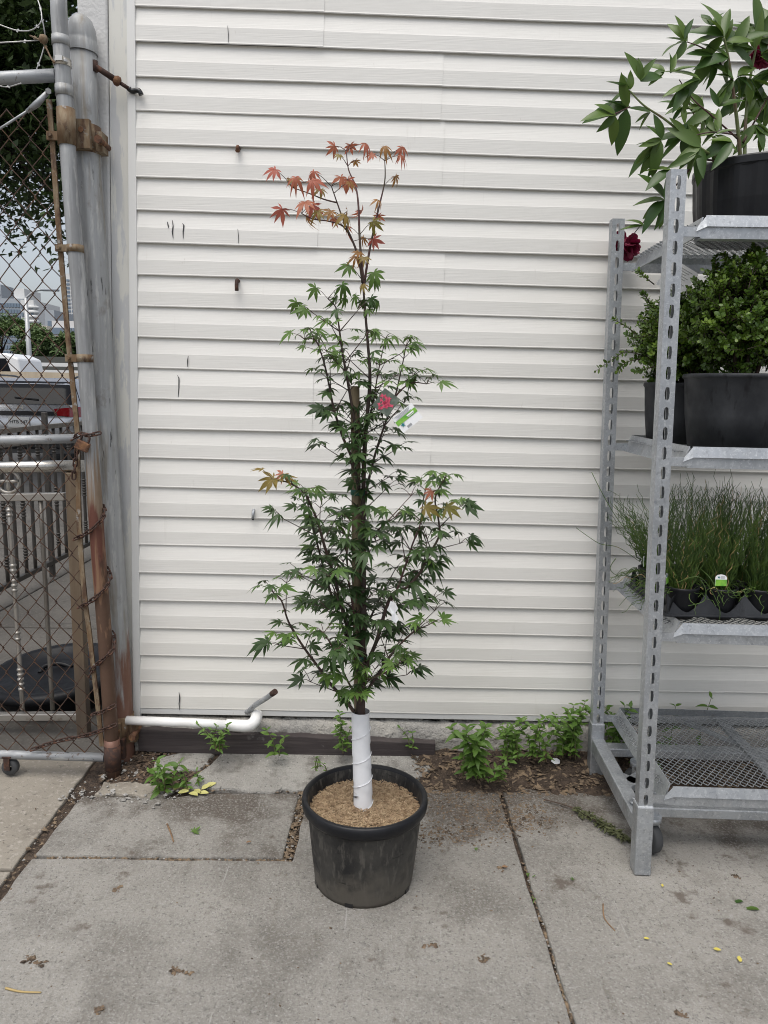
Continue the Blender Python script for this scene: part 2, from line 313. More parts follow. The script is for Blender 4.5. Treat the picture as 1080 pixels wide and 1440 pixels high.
slab(walk, [(-.79, 2.44), (-.625, 2.46), (-.59, 2.555), (-.70, 2.545), (-.80, 2.50)], M['concrete_old'], amp=.012, step=.03, slope=rise, th=.08, bevel=.008, name='broken_slab')
slab(walk, [(-.955, 2.318), (-.72, 2.318), (-.69, 2.36), (-.78, 2.40), (-.955, 2.41)], M['driveway'], amp=.010, step=.03, top=-.002, bevel=.008, name='broken_slab')
# raised bed of soil along the foot of the wall
def bumpy(name, x0, x1, y0, y1, zf, nx, ny, m, parent=None, amp=.008):
    b = MB(); vs = []
    for j in range(ny+1):
        for i in range(nx+1):
            x = lerp(x0, x1, i/nx); y = lerp(y0, y1, j/ny)
            e = min(1, min(i, nx-i)/2, )
            vs.append((x+rng.uniform(-.006, .006), y+(rng.uniform(-.02, .01) if j == 0 else rng.uniform(-.006, .006)), zf(x, y)+rng.uniform(-amp, amp)*(0 if j == 0 else 1)))
    b.add(vs, [(j*(nx+1)+i, j*(nx+1)+i+1, (j+1)*(nx+1)+i+1, (j+1)*(nx+1)+i) for j in range(ny) for i in range(nx)], True)
    return b.build(name, m, parent)
soilz = lambda x, y: -.004+max(0, min(1, (y-2.37)/.2))*.060
tag(bumpy('soil_bed', .14, 3.4, 2.372, 2.598, soilz, 110, 12, M['soil'], amp=.009), kind='structure')
tag(bumpy('soil_bed', -.97, -.55, 2.40, 2.585, lambda x, y: -.008+max(0, min(1, (y-2.38)/.2))*.05, 26, 12, M['soil'], amp=.008), kind='structure')

drive = tag(sheet('driveway', -9, -1.0, -3.0, 2.56, -.018, M['soil']), kind='structure')
slab(drive, [(-4.2, 1.925), (-1.030, 1.925), (-1.04, 2.60), (-4.2, 2.60)], M['driveway'], top=-.004)
slab(drive, [(-4.2, -2.4), (-1.022, -2.4), (-1.025, 1.70), (-1.028, 1.912), (-4.2, 1.912)], M['driveway'], top=-.004)
yard = tag(sheet('yard', -9, 3.9, 2.62, 12.5, -.030, M['soil']), kind='structure')
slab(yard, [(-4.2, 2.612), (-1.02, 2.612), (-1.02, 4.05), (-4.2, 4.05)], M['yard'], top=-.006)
for k, (y0, y1) in enumerate([(4.065, 6.1), (6.115, 8.4), (8.415, 12.5)]):
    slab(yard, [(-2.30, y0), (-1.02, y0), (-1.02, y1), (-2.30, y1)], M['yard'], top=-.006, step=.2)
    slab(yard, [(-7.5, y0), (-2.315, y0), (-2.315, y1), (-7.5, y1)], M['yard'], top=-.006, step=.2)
tag(sheet('street', -120, 60, 12.6, 60, -.045, M['asphalt']), kind='structure')

# ------------------------------------------------------------------ house
YAW, SKEW, LEAN, EXP, Z0 = .0169, .0062, .0252, .1016, 2.524
AX = V((math.cos(YAW)*math.cos(SKEW), math.sin(YAW)*math.cos(SKEW), -math.sin(SKEW))); AZ = V((math.sin(LEAN), 0, math.cos(LEAN)))
AN = AX.cross(AZ).normalized(); WO = V((-.004, 2.605, 0))
def wall(s, t, d=0.): return WO+AX*s+AZ*t+AN*d
house = empty('house', wall(-.9, 0), 'white vinyl sided house wall behind the potted maple', 'house')
def course(t0, n):
    p = []
    for k in range(n):
        b = t0+k*EXP
        p += [(.0070, b+.005), (.0158, b-.0015), (.0172, b+.0012), (.0165, b+.005), (.0165, b+.047), (.0158, b+.0500), (.0066, b+EXP+.003)]
    return p
def siding(s0, s1, t0, n, lift=0., seg=16):
    prof = course(t0, n); b = MB(); vs = []; k = len(prof)
    for i in range(seg+1):
        s = lerp(s0, s1, i/seg); wob = .0008*math.sin(s*5+t0*9)+.0005*math.sin(s*13+t0*31); wz = .0009*math.sin(s*3.1+t0*17)
        for (d, t) in prof: vs.append(wall(s, t+wz, d+lift+wob))
        vs.append(wall(s, t0+n*EXP+.003, .0005+lift)); vs.append(wall(s, t0+.005, .0005+lift))
    k += 2
    fs = [(i*k+j, (i+1)*k+j, (i+1)*k+(j+1) % k, i*k+(j+1) % k) for i in range(seg) for j in range(k)]
    fs += [list(range(k)), [seg*k+j for j in range(k)][::-1]]
    b.add(vs, fs); return b.build('siding_panel', M['vinyl'], house, fix=True)
S0, S1 = -.8735, 3.2
tb = Z0-23*EXP
lines = [Z0-EXP*k for k in range(23, -8, -2)]      # panel bottoms, lowest first
for i, b in enumerate(lines):
    k = 23-2*i
    js = {21: [1.235], 19: [.112], 13: [.112], 7: [.125], 1: [.085], 15: [1.22], 9: [1.24]}.get(k-2, [[.10, 2.1], [1.2], [-.3, 1.9]][i % 3])
    edges = [S0]+[j for j in js if S0 < j < S1]+[S1]
    for j in range(len(edges)-1):
        siding(edges[j]-(0), edges[j+1]+(.02 if j < len(edges)-2 else 0), b, 2, lift=.0024*(len(edges)-2-j))
TT = lines[-1]+2*EXP
b = MB(); p = [wall(-.99, .0, -.004), wall(S1, .0, -.004), wall(S1, .0, -6.), wall(-.99, .0, -6.)]
q = [wall(-1.06, TT, -.004), wall(S1, TT, -.004), wall(S1, TT, -6.), wall(-1.06, TT, -6.)]
b.hexa(p+q); b.build('wall_core', M['stucco'], house, fix=True)
# starter strip under the lowest course
b = MB(); b.prism([wall(S0, tb-.024, 0), wall(S0, tb-.024, .013), wall(S0, tb-.021, .017), wall(S0, tb-.003, .017), wall(S0, tb+.001, .012), wall(S0, tb+.001, 0)], AX*(S1-S0)); b.build('starter_strip', M['vinyl_trim'], house, fix=True)
# corner trim (two thin legs), painted render strip, stucco corner
b = MB(); b.prism([wall(-.900, .148, 0), wall(-.900, .148, .022), wall(-.8735, .148, .024), wall(-.8735, .148, 0)], AZ*(TT-.148))
b.prism([wall(-.9025, .146, 0), wall(-.9025, .146, .010), wall(-.9002, .146, .010), wall(-.9002, .146, 0)], AZ*(TT-.146)); b.build('corner_trim', M['vinyl_trim'], house, bevel=.0015, fix=True)
b = MB(); b.prism([wall(-.962, .02, -.003), wall(-.962, .02, .004), wall(-.9028, .02, .006), wall(-.9028, .02, -.003)], AZ*(TT-.02)); b.build('painted_strip', M['render_paint'], house, fix=True)
b = MB(); sx = -1.0; wy = wall(-1.03, 0).y; b.hexa([V((sx, wy-.010, 0)), wall(-.9645, 0, .012), wall(-.9645, 0, -.3), V((sx, wy+.3, 0)), V((sx, wy-.010, TT)), wall(-.9645, TT, .012), wall(-.9645, TT, -.3), V((sx, wy+.3, TT))]); b.build('stucco_corner', M['stucco'], house, bevel=.006, fix=True)
# foundation: rough cast ledge
b = MB(); nx = 120; vs = []
prof = [(.0, .158), (.004, .150), (.022, .146), (.034, .132), (.036, .100), (.040, .06), (.044, -.02), (0, -.02)]
for i in range(nx+1):
    s = lerp(-.885, S1, i/nx)
    hump = .020*math.exp(-((s+.50)/.12)**2)
    for j, (d, t) in enumerate(prof):
        jit = 1 if 0 < j < 7 else 0
        vs.append(wall(s, min(t+rng.uniform(-.005, .005)*jit, .157), d+rng.uniform(-.006, .006)*jit+hump*(1 if j in (1, 2, 3) else 0)))
k = len(prof)
b.add(vs, [(i*k+j, (i+1)*k+j, (i+1)*k+(j+1) % k, i*k+(j+1) % k) for i in range(nx) for j in range(k)]+[list(range(k)), [nx*k+j for j in range(k)][::-1]], True)
b.build('foundation', M['foundation'], house, fix=True)
# marks on the siding: cracks and small holes (thin slivers with a jagged outline)
def crack(pts, w0=.0022):
    b = MB(); P = []
    for (px, py) in pts:
        r = ray(px, py); t = (WO-V((0, 0, CH))).dot(AN)/r.dot(AN); P.append(V((0, 0, CH))+r*t)
    P = [p+AN*.0222 for p in P]
    n = len(P); L = []; Rr = []
    for i, p in enumerate(P):
        w_ = w0*(.35 if i in (0, n-1) else rng.uniform(.7, 1.1))*.5; L.append(p-AX*w_); Rr.append(p+AX*w_)
    b.prism(L+Rr[::-1], AN*.0014); return b.build('crack', M['ink'], house, fix=True)
for c_ in ([(238, 314), (239, 319), (240, 323)], [(245, 312), (246, 320), (245, 328), (246, 337)], [(259, 316), (261, 319), (260, 328), (260, 337)],
           [(267, 501), (266, 508), (266, 516)], [(252, 528), (254, 532), (254, 545), (253, 558)], [(254, 970), (255, 978), (254, 986), (255, 995)]):
    crack(c_, .0040)
for c_ in ([(322, 41), (323, 52), (323, 64)], [(336, 324), (337, 333), (337, 344)]): crack(c_, .0022)

def onwall(px, py, d=.012):
    r = ray(px, py); t = (WO-V((0, 0, CH))).dot(AN)/r.dot(AN); return V((0, 0, CH))+r*t+AN*d
def bolt(px, py, label, drop, name='rusty_bolt'):
    p = onwall(px, py); e = empty(name, p, label, 'bolt')
    b = MB(); b.tube([p-AN*.012, p+AN*.022, p+AN*.027-AZ*.004], [.0062, .006, .005], 8); b.build('shank', M['rust_dark'], e)
    b = MB(); q = p+AN*.024; b.tube(spline([q, q-AZ*drop*.5+AN*.006, q-AZ*drop+AN*.002], 4), .0064 if drop > .03 else .0055, 8)
    if drop < .03: b.lathe([(0, -.006), (.006, -.005), (.0082, 0), (.006, .005), (0, .006)], q-AZ*drop, 10)
    b.build('hook', M['rust'] if drop < .03 else M['rust_dark'], e)
    return e
bolt(337, 211, 'short rusty bolt with round nut high on the white siding', .012)
bolt(336, 396, 'longer rusty bent hook bolt with a rust stain under it on the siding', .034)
p = onwall(336, 414); b = MB(); rs_ = random.Random(2)
outl = [p+AX*(x_*(1+.3*rs_.uniform(-1, 1)))+AZ*z_ for x_, z_ in ((-.007, .012), (.006, .013), (.007, .004), (.004, -.006), (.002, -.016), (-.002, -.012), (-.005, -.004))]
b.prism([q-AN*.0035 for q in outl], AN*.0042); b.build('rust_stain', M['stain'], house, fix=True)
p = onwall(358, 716); e = empty('cable_stub', p, 'short grey metal cable stub poking out of the siding left of the maple', 'cable stub')
b = MB(); b.tube([p-AN*.012, p+AN*.012, p+AN*.02-AZ*.008, p+AN*.021-AZ*.028], .0052, 8); b.build('sleeve', M['galv'], e)
b = MB(); b.tube([p+AN*.021-AZ*.027, p+AN*.021-AZ*.033], .0040, 8); b.build('core', M['car_black'], e)

# timber edging board along the foot of the foundation
a0, a1 = at(196, 1022, 2.552), at(612, 1042, 2.562)
b = MB(); n = 16; vs = []
for i in range(n+1):
    p = lerp(a0, a1, i/n); z = rng.uniform(-.002, .002)
    vs += [p+V((0, -.02, z)), p+V((0, .012, z+.002)), p+V((0, .012, -.085)), p+V((0, -.02, -.085))]
b.add(vs, [(i*4+j, (i+1)*4+j, (i+1)*4+(j+1) % 4, i*4+(j+1) % 4) for i in range(n) for j in range(4)]+[(0, 1, 2, 3), (n*4+3, n*4+2, n*4+1, n*4)])
tag(b.build('timber_edging', M['timber'], loc=lerp(a0, a1, .5)+V((0, 0, -.08)), bevel=.003, fix=True), 'dark brown weathered timber edging board along the foot of the house wall', 'edging board')

# white waste pipe with elbow
a, c_ = at(186, 1013, 2.50), at(352, 1021, 2.485)
e = empty('waste_pipe', a, 'white plastic drain pipe with an elbow lying along the wall base', 'drain pipe')
b = MB(); b.tube([a+V((-.02, 0, 0)), lerp(a, c_, .5)+V((0, 0, .002)), lerp(a, c_, .86)], .0158, 20); b.build('pipe', M['pvc'], e)
b = MB(); d = (c_-a).normalized(); s_ = lerp(a, c_, .80)
el = [s_, lerp(a, c_, .90), c_+V((-.012, 0, .001)), c_+V((.006, .010, .004)), c_+V((.014, .03, .012)), c_+V((.014, .06, .018))]
b.tube(spline(el, 4), .0205, 20); b.build('elbow', M['pvc'], e)

# grey conduit sticking out of the wall with a rusted end
q = [onwall(345, 1002, -.01), at(350, 1000, 2.555), at(358, 992, 2.525), at(374, 982, 2.49), at(385, 974, 2.47)]
e = empty('conduit', q[0], 'bent grey metal conduit stub with a rusty end sticking out of the wall base', 'conduit')
b = MB(); b.tube(spline(q, 5), .0095, 12); b.build('tube', M['pipe_plain'], e)
d = (q[-1]-q[-2]).normalized(); b = MB(); b.tube([q[-1]-d*.012, q[-1]+d*.010], .0105, 12); b.build('cap', M['rust_dark'], e)

# ------------------------------------------------------------------ chain-link gate
def path(pts, Y): return [at(x, y, Y) for x, y in pts]
def on(P, z):                          # point of a roughly vertical polyline at height z
    for i in range(len(P)-1):
        a, b = P[i], P[i+1]
        if (a.z-z)*(b.z-z) <= 0 and a.z != b.z: return lerp(a, b, (z-a.z)/(b.z-a.z))
    a, b = (P[0], P[1]) if abs(P[0].z-z) < abs(P[-1].z-z) else (P[-2], P[-1])
    return lerp(a, b, (z-a.z)/(b.z-a.z))
GY = 2.43
pp = path([(81, -40), (83, 20), (89, 110), (98, 250), (105, 340), (119, 500), (127, 607), (137, 760), (147, 889), (156, 1023), (160, 1091)], GY)
post = path([(115, 70), (118, 150), (124, 250), (130, 340), (140, 500), (146, 607), (155, 760), (163, 889), (169, 1000), (172, 1072)], 2.53)
gp = empty('gate_post', (post[-1].x, post[-1].y, 0), 'thick weathered steel gate post with a domed cap at the house corner', 'gate post')
b = MB(); b.tube(post+[post[-1]+V((0, 0, -.03))], .044, 28); b.build('post', M['pipe'], gp)
t = post[0]; b = MB(); b.lathe([(.0475, -.012), (.0478, .018), (.0465, .020), (.0465, .028), (.044, .055), (.034, .082), (.018, .098), (.004, .104), (0, .104)], t, 28); b.lathe([(0, -.010), (.0475, -.012)], t, 28); b.build('cap', M['pipe'], gp)
for z, h in ((2.115, .085), (.14, .10)):
    c_ = on(post, z); b = MB(); b.lathe([(.0445, -h/2), (.0475, -h/2+.002), (.0475, h/2-.002), (.0445, h/2)], c_, 28)
    b.box(c_+V((.052, -.005, -.01)), (.022, .05, h*.7)); b.box(c_+V((-.005, -.052, 0)), (.05, .02, h*.75))
    hb = b.build('hinge', M['rust_tan'], gp, fix=True)
    b = MB()
    for dx, dz in ((.012, .012),):
        b.tube([c_+V((dx, -.058, dz)), c_+V((dx, -.072, dz))], .009, 6); b.tube([c_+V((.06, -.05, -.012)), c_+V((.06, .03, -.012))], .010, 8); b.tube([c_+V((.06, -.052, -.012)), c_+V((.06, -.062, -.012))], .013, 6)
    b.build('bolt', M['rust'], hb)

gate = empty('chain_link_gate', (pp[-1].x, GY, 0), 'tall chain-link gate leaf with rusty wire mesh and silver pipe frame', 'gate')
b = MB(); b.tube(pp, .0235, 24); b.build('hinge_pipe', M['pipe_rust'], gate)
barp = path([(69, 140), (74, 200), (80, 288), (85.5, 353), (95.5, 473), (102, 535), (109, 607), (111, 733), (115.5, 800), (121, 855), (126, 890), (131, 937), (137.5, 990), (143.6, 1049)], GY)
def hpipe(px0, py0, px1, py1, r, ext=1.2):
    a, c2 = at(px1, py1, GY), at(px0, py0, GY); d = (c2-a).normalized()
    b = MB(); b.tube([c2+d*ext, c2, a], r, 18); return b.build('frame_rail', M['pipe_plain'], gate)
hpipe(0, 110, 79, 106, .0185); hpipe(0, 619, 118, 616.5, .0150); hpipe(0, 1061, 147, 1065, .0150)
b = MB()
for i in range(len(barp)-1):
    a, c2 = barp[i], barp[i+1]
    b.hexa([a+V((-.0075, -.004, 0)), a+V((.0075, -.004, 0)), a+V((.0075, .003, 0)), a+V((-.0075, .003, 0)), c2+V((-.0075, -.004, 0)), c2+V((.0075, -.004, 0)), c2+V((.0075, .003, 0)), c2+V((-.0075, .003, 0))])
b.build('tension_bar', M['rust_tan'], gate, fix=True)
for (px, py, h, m) in ((100, 193, .026, 'rust_tan'), (104, 350, .022, 'rust_tan'), (119, 504, .024, 'rust_tan'), (89, 128, .030, 'pipe'), (86, 58, .026, 'pipe'), (89, 89, .020, 'chrome'), (159, 1052, .070, 'pipe')):
    z = at(px, py, GY).z; c_ = on(pp, z); b = MB(); b.lathe([(.024, -h/2), (.0262, -h/2), (.0262, h/2), (.024, h/2)], c_, 24)
    if m == 'rust_tan': b.box(c_+V((-.038, -.010, 0)), (.038, .010, h*.95)); b.tube([c_+V((-.044, -.028, 0)), c_+V((-.044, .018, 0))], .007, 6)
    if py == 89: b.box(c_+V((.004, -.029, .002)), (.020, .012, .014))
    b.build('band', M[m], gate, fix=True)
# hinge collar that grips the big post
c_ = on(pp, 2.125); b = MB(); b.lathe([(.024, -.055), (.0275, -.055), (.0275, .050), (.024, .050)], c_, 24)
b.box(lerp(c_, on(post, 2.115), .55)+V((.012, -.015, -.004)), (.07, .02, .085)); b.build('hinge_collar', M['rust_tan'], gate, fix=True)
c_ = on(pp, .075); b = MB(); b.lathe([(.024, -.045), (.028, -.045), (.028, .045), (.024, .045)], c_, 24); b.box(lerp(c_, on(post, .1), .5)+V((.008, -.01, 0)), (.05, .02, .07)); b.build('hinge_collar', M['rust_dark'], gate, fix=True)
# brace rod with turnbuckle plate near the top
b = MB(); a, c2 = at(-30, 200, GY-.02), at(45, 152, GY-.025); b.tube([a, c2], .0036, 8); b.tube([at(38, 157, GY-.028), at(52, 146, GY-.03), at(66, 131, GY-.03)], [.006, .010, .007], 8); b.tube([at(68, 128, GY-.045), at(68, 128, GY+.0)], .009, 6); b.build('brace_rod', M['pipe_plain'], gate)
# wires of the mesh
W2, HH = .0335, .0835
ztop, zbot = at(70, 145, GY).z, .085
for i in range(22):
    n = int((ztop-zbot)/(HH/2)); P = []; x1 = -i*W2; x0 = -(i+1)*W2
    for j in range(n+1):
        z = zbot+j*HH/2; base = on(barp, z)
        near = (j+i) % 2 == 0
        x = (x1+.0016 if near else x0-.0016)
        zz = z+rng.uniform(-.003, .003)
        yo = .0022 if near else -.0022
        P += [V((base.x+x+rng.uniform(-.0015, .0015), GY+.004+yo, zz))]
    b = MB(); b.tube(P, .0021, 5, cap=False); b.build('mesh_wire', M['wire'], gate)
# loops of razor wire and tie wire over the top rail
def ww(pts, r, m, Y=GY):
    b = MB(); P = spline([at(x, y, Y+dy) for x, y, dy in pts], 6); b.tube(P, r, 5)
    for i in range(3, len(P)-3, 9):
        q = P[i]; b.box(q, (.010, .002, .006), Euler((0, rng.uniform(0, 3), 0)).to_matrix())
    return b
for pts in ([(-40, 20, .0), (0, 35, .02), (25, 43, .02), (45, 42, .0), (58, 30, -.01), (57, 12, 0), (50, -8, .02)], [(58, 20, 0), (62, 40, .0), (64, 55, .01)], [(-40, 62, 0), (0, 60, 0), (35, 58, .01), (60, 56, 0)], [(51, 99, 0), (58, 80, 0), (62, 66, 0)], [(-30, 116, -.02), (0, 121, -.02), (12, 122, -.01), (30, 117, -.02)]):
    ww(pts, .0020, None).build('razor_wire', M['white_wire'], gate)
b = ww([(42, 50, 0), (57, 57, 0), (64, 66, 0), (73, 84, -.02), (78, 88, -.02)], .0028, None); b.lathe([(0, -.014), (.010, -.01), (.014, 0), (.010, .01), (0, .014)], at(61, 55, GY), 8); b.build('tie_wire', M['rust_tan'], gate)
# caster under the gate
c_ = at(15, 1078, GY); b = MB(); b.lathe([(.010, -.012), (.026, -.012), (.029, -.006), (.029, .006), (.026, .012), (.010, .012)], c_, 20, Matrix.Rotation(R(90), 3, 'X')); wh = b.build('caster_wheel', M['rubber'], gate)
b = MB(); b.box(c_+V((-.004, -.018, .018)), (.02, .004, .045)); b.box(c_+V((-.004, .018, .018)), (.02, .004, .045)); b.box(c_+V((-.004, 0, .042)), (.03, .04, .005)); b.build('fork', M['rust_dark'], wh)

# rusty rod with turnbuckle from post to house
a, c2 = on(post, at(134, 95, 2.53).z)+V((.043, -.01, 0)), onwall(190, 133, .03)
e = empty('tie_rod', c2, 'dark rusted hooked rod tying the gate post to the house corner trim', 'tie rod')
b = MB(); b.tube([a, lerp(a, c2, .55)], [.0085, .0095], 8); b.tube([lerp(a, c2, .62), lerp(a, c2, .95)], .006, 8); b.tube([a+V((0, .0, -.016)), a+V((0, 0, .016))], .009, 8); b.build('rod', M['rust_dark'], e)
b = MB(); b.tube([lerp(a, c2, .50), lerp(a, c2, .56), lerp(a, c2, .64), lerp(a, c2, .68)], [.010, .015, .015, .009], 8); b.build('turnbuckle', M['rust'], e)
b = MB(); b.tube(spline([lerp(a, c2, .9), c2, c2+AX*.022+AN*.004, c2+AX*.03-AZ*.012+AN*.003], 4), [.008]*13, 8); b.build('hook', M['car_black'], e)

# chain of single links: wound round the gate pipe
lb = MB(); ring = []
for j in range(12):
    a = 2*math.pi*j/12; ring.append(V((math.cos(a)*.0062, 0, math.sin(a)*.0062+(.0085 if math.sin(a) > 0 else -.0085))))
lb.tube(ring+[ring[0], ring[1]], .0026, 6, cap=False); LINK = lb.mesh('link', M['rust_dark'])
def chain(P, label, group=None):
    P = spline(P, 10); e = empty('chain', P[0], label, 'chain'); step = .0215
    acc = 0; k = 0; i = 0; pos = P[0]
    for i in range(len(P)-1):
        seg = (P[i+1]-P[i]).length; d = (P[i+1]-P[i]).normalized()
        while acc < seg:
            q = P[i]+d*acc
            M4 = Matrix.Translation(q) @ d.to_track_quat('Z', 'Y').to_matrix().to_4x4() @ Matrix.Rotation((k % 2)*R(90)+R(35)+rng.uniform(-.3, .3), 4, 'Z')
            inst('link', LINK, e, M4); k += 1; acc += step
        acc -= seg
    return e
helix = []
for (x, y, yo) in [(107, 757, -.004), (118, 752, -.02), (132, 742, -.032), (143, 730, -.02), (147, 718, .0), (143, 712, .024), (131, 716, .034)]: helix.append(at(x, y, GY+yo))
chain(helix, 'rusty chain turn around the gate pipe where the red rust begins')
chain([at(x, y, GY+yo) for x, y, yo in [(113, 853, -.006), (124, 848, -.02), (137, 838, -.032), (149, 826, -.022), (155, 812, .0), (151, 800, .02), (146, 795, .030)]], 'rusty chain turn around the middle of the red rusted gate pipe')
chain([at(x, y, GY+yo) for x, y, yo in [(127, 948, -.006), (133, 938, -.012), (143, 929, -.030), (153, 920, -.030), (160, 911, -.012), (160, 895, .012), (156, 888, .026)]], 'rusty chain turn low on the gate pipe above the bottom collar')
chain([at(x, y, GY+yo) for x, y, yo in [(48, 1053, -.016), (75, 1044, -.012), (100, 1038, -.012), (125, 1033, -.012), (140, 1028, -.028), (153, 1023, -.034), (166, 1017, -.020)]], 'rusty chain slung along the bottom of the gate mesh')
chain([at(x, y, GY+yo) for x, y, yo in [(132, 1004, -.010), (142, 1002, -.030), (154, 996, -.034), (165, 990, -.014)]], 'short rusty chain turn just above the slung chain at the gate foot')
chain([at(x, y, GY+yo) for x, y, yo in [(104, 616, -.02), (114, 610, -.034), (125, 612, -.036), (139, 609, -.02)]], 'rusty chain across the gate pipe above the padlock')
chain([at(x, y, GY+yo) for x, y, yo in [(108, 632, -.028), (106, 650, -.026), (104, 668, -.022), (104, 676, -.02)]], 'short rusty chain end dangling below the padlock')
c_ = at(116, 627, GY-.040); e = empty('padlock', c_, 'rusty square padlock hanging on the gate chain', 'padlock')
RM = Euler((0, R(24), 0)).to_matrix(); b = MB(); b.box(c_, (.042, .018, .030), RM); b.build('body', M['rust'], e, bevel=.003)
b = MB(); b.tube(spline([c_+RM @ V((-.013, 0, .012)), c_+RM @ V((-.012, 0, .032)), c_+RM @ V((0, 0, .040)), c_+RM @ V((.012, 0, .032)), c_+RM @ V((.013, 0, .012))], 4), .0035, 8); b.build('shackle', M['rust_dark'], e)

# ------------------------------------------------------------------ ornamental railing just behind the gate
OY = 2.75
orn = empty('ornamental_railing', at(70, 1012, OY), 'polished metal railing panel with ring ornament right behind the chain-link gate', 'railing')
a, c2 = at(0, 657, OY), at(121, 655, OY); d = (a-c2).normalized()
b = MB(); b.tube([c2, a, a+d*1.3], .0215, 20); b.build('top_rail', M['chrome'], orn)
a, c2 = at(0, 697, OY), at(92, 698, OY); b = MB(); b.hexa([a+d*1.3+V((0, -.014, -.014)), c2+V((0, -.014, -.014)), c2+V((0, .014, -.014)), a+d*1.3+V((0, .014, -.014)), a+d*1.3+V((0, -.014, .014)), c2+V((0, -.014, .014)), c2+V((0, .014, .014)), a+d*1.3+V((0, .014, .014))]); b.build('middle_rail', M['iron_light'], orn, bevel=.003, fix=True)
a, c2 = at(0, 1004, OY), at(112, 1006, OY); b = MB(); b.hexa([a+d*1.2+V((0, -.016, -.016)), c2+V((0, -.016, -.016)), c2+V((0, .016, -.016)), a+d*1.2+V((0, .016, -.016)), a+d*1.2+V((0, -.016, .012)), c2+V((0, -.016, .012)), c2+V((0, .016, .012)), a+d*1.2+V((0, .016, .012))]); b.build('bottom_rail', M['iron_light'], orn, bevel=.003, fix=True)
t_, f_ = at(102, 664, OY), at(119, 1044, OY); b = MB(); h = .021; f_.z = -.003
b.hexa([f_+V((-h, -h, 0)), f_+V((h, -h, 0)), f_+V((h, h, 0)), f_+V((-h, h, 0)), t_+V((-h, -h, 0)), t_+V((h, -h, 0)), t_+V((h, h, 0)), t_+V((-h, h, 0))]); b.build('end_post', M['brown_post'], orn, bevel=.003, fix=True)
def baluster(tp, bt, parent, m, fancy, r=.0085, name='baluster', knots=((.02, .09), (.30, .44), (.62, .68), (.80, .92)), sub=None):
    tp, bt = V(tp), V(bt); P = []; rs = []
    n = 8
    for i in range(n+1): P.append(lerp(tp, bt, i/n)); rs.append(r)
    b = MB(); b.tube(P, rs, 6)
    if fancy:
        for (k0, k1) in knots:
            L = (bt-tp).length; m_ = max(2, int((k1-k0)*L/.018))
            for q in range(m_):
                c_ = lerp(tp, bt, k0+(k1-k0)*q/m_); b.lathe([(r, -.006), (r*1.45, -.003), (r*1.5, 0), (r*1.45, .003), (r, .006)], c_, 8)
    return b.build(name, m, parent)
baluster(at(12, 704, OY), at(32, 998, OY), orn, M['iron_light'], True)
baluster(at(57, 704, OY), at(74, 998, OY), orn, M['iron_grey'], False)
for k in range(1, 8):
    q0 = at(12, 704, OY)+d*(.105*k); q1 = at(32, 998, OY)+d*(.105*k); baluster(q0, q1, orn, M['iron_light' if k % 2 == 0 else 'iron_grey'], k % 2 == 0)
c_ = at(11, 677, OY); b = MB(); ring = [c_+V((math.cos(a)*.042, 0, math.sin(a)*.042)) for a in [2*math.pi*j/28 for j in range(30)]]
b.tube(ring, .006, 8, cap=False); ro = b.build('ring', M['iron_light'], orn)
b = MB(); b.tube([c_+V((-.038, 0, 0)), c_+V((-.02, 0, 0)), c_, c_+V((.02, 0, 0)), c_+V((.038, 0, 0))], [.003, .008, .004, .008, .003], 8); b.tube([c_+V((0, 0, -.038)), c_+V((0, 0, -.02)), c_, c_+V((0, 0, .02)), c_+V((0, 0, .038))], [.003, .008, .004, .008, .003], 8); b.build('cross', M['iron_light'], ro)

# black iron fence along the yard's far side
FX = -2.36
fen = empty('iron_fence', (FX, 4.5, 0), 'dark iron picket fence running back along the yard edge', 'fence')
for z, hh, m in ((.10, .03, 'iron'), (.98, .04, 'iron_grey'), (1.06, .03, 'iron_grey')):
    b = MB(); b.box((FX, 7.3, z), (.03, 8.4, hh)); b.build('rail', M[m], fen)
k = 0; y = 3.2
while y < 11.4:
    baluster((FX, y, 1.05), (FX, y, .09), fen, M['iron'], k % 2 == 1, r=.012, name='picket', knots=((.10, .2), (.45, .6), (.8, .9))); y += .125; k += 1
for y in (3.15, 5.2, 7.3, 9.4, 11.4):
    b = MB(); b.box((FX, y, .56), (.034, .034, 1.2)); b.build('fence_post', M['iron'], fen, bevel=.004)

# black plastic tub (upside-down lid) on the driveway
c_ = gz(76, 1000); c_ = V((-1.40, 3.10, .0)); e = empty('plastic_tub', c_, 'shallow black plastic tub with a raised lid behind the gate', 'tub')
TM = Euler((R(4), R(-3), 0)).to_matrix()
b = MB(); b.lathe([(.0, .004), (.22, .004), (.235, .02), (.245, .09), (.275, .105), (.285, .10), (.275, .115)], c_, 40, TM); b.build('bowl', M['plastic'], e)
b = MB(); b.lathe([(.285, .108), (.290, .125), (.270, .140), (.235, .135), (.225, .118), (.16, .126), (.15, .118), (.08, .130), (0, .132)], c_, 40, TM); lid = b.build('lid', M['plastic'], e)
b = MB(); b.tube(spline([c_+TM @ V((-.06, -.03, .128)), c_+TM @ V((-.055, .01, .142)), c_+TM @ V((.0, .03, .144)), c_+TM @ V((.06, .02, .128))], 4), .010, 8); b.build('handle', M['plastic'], lid)

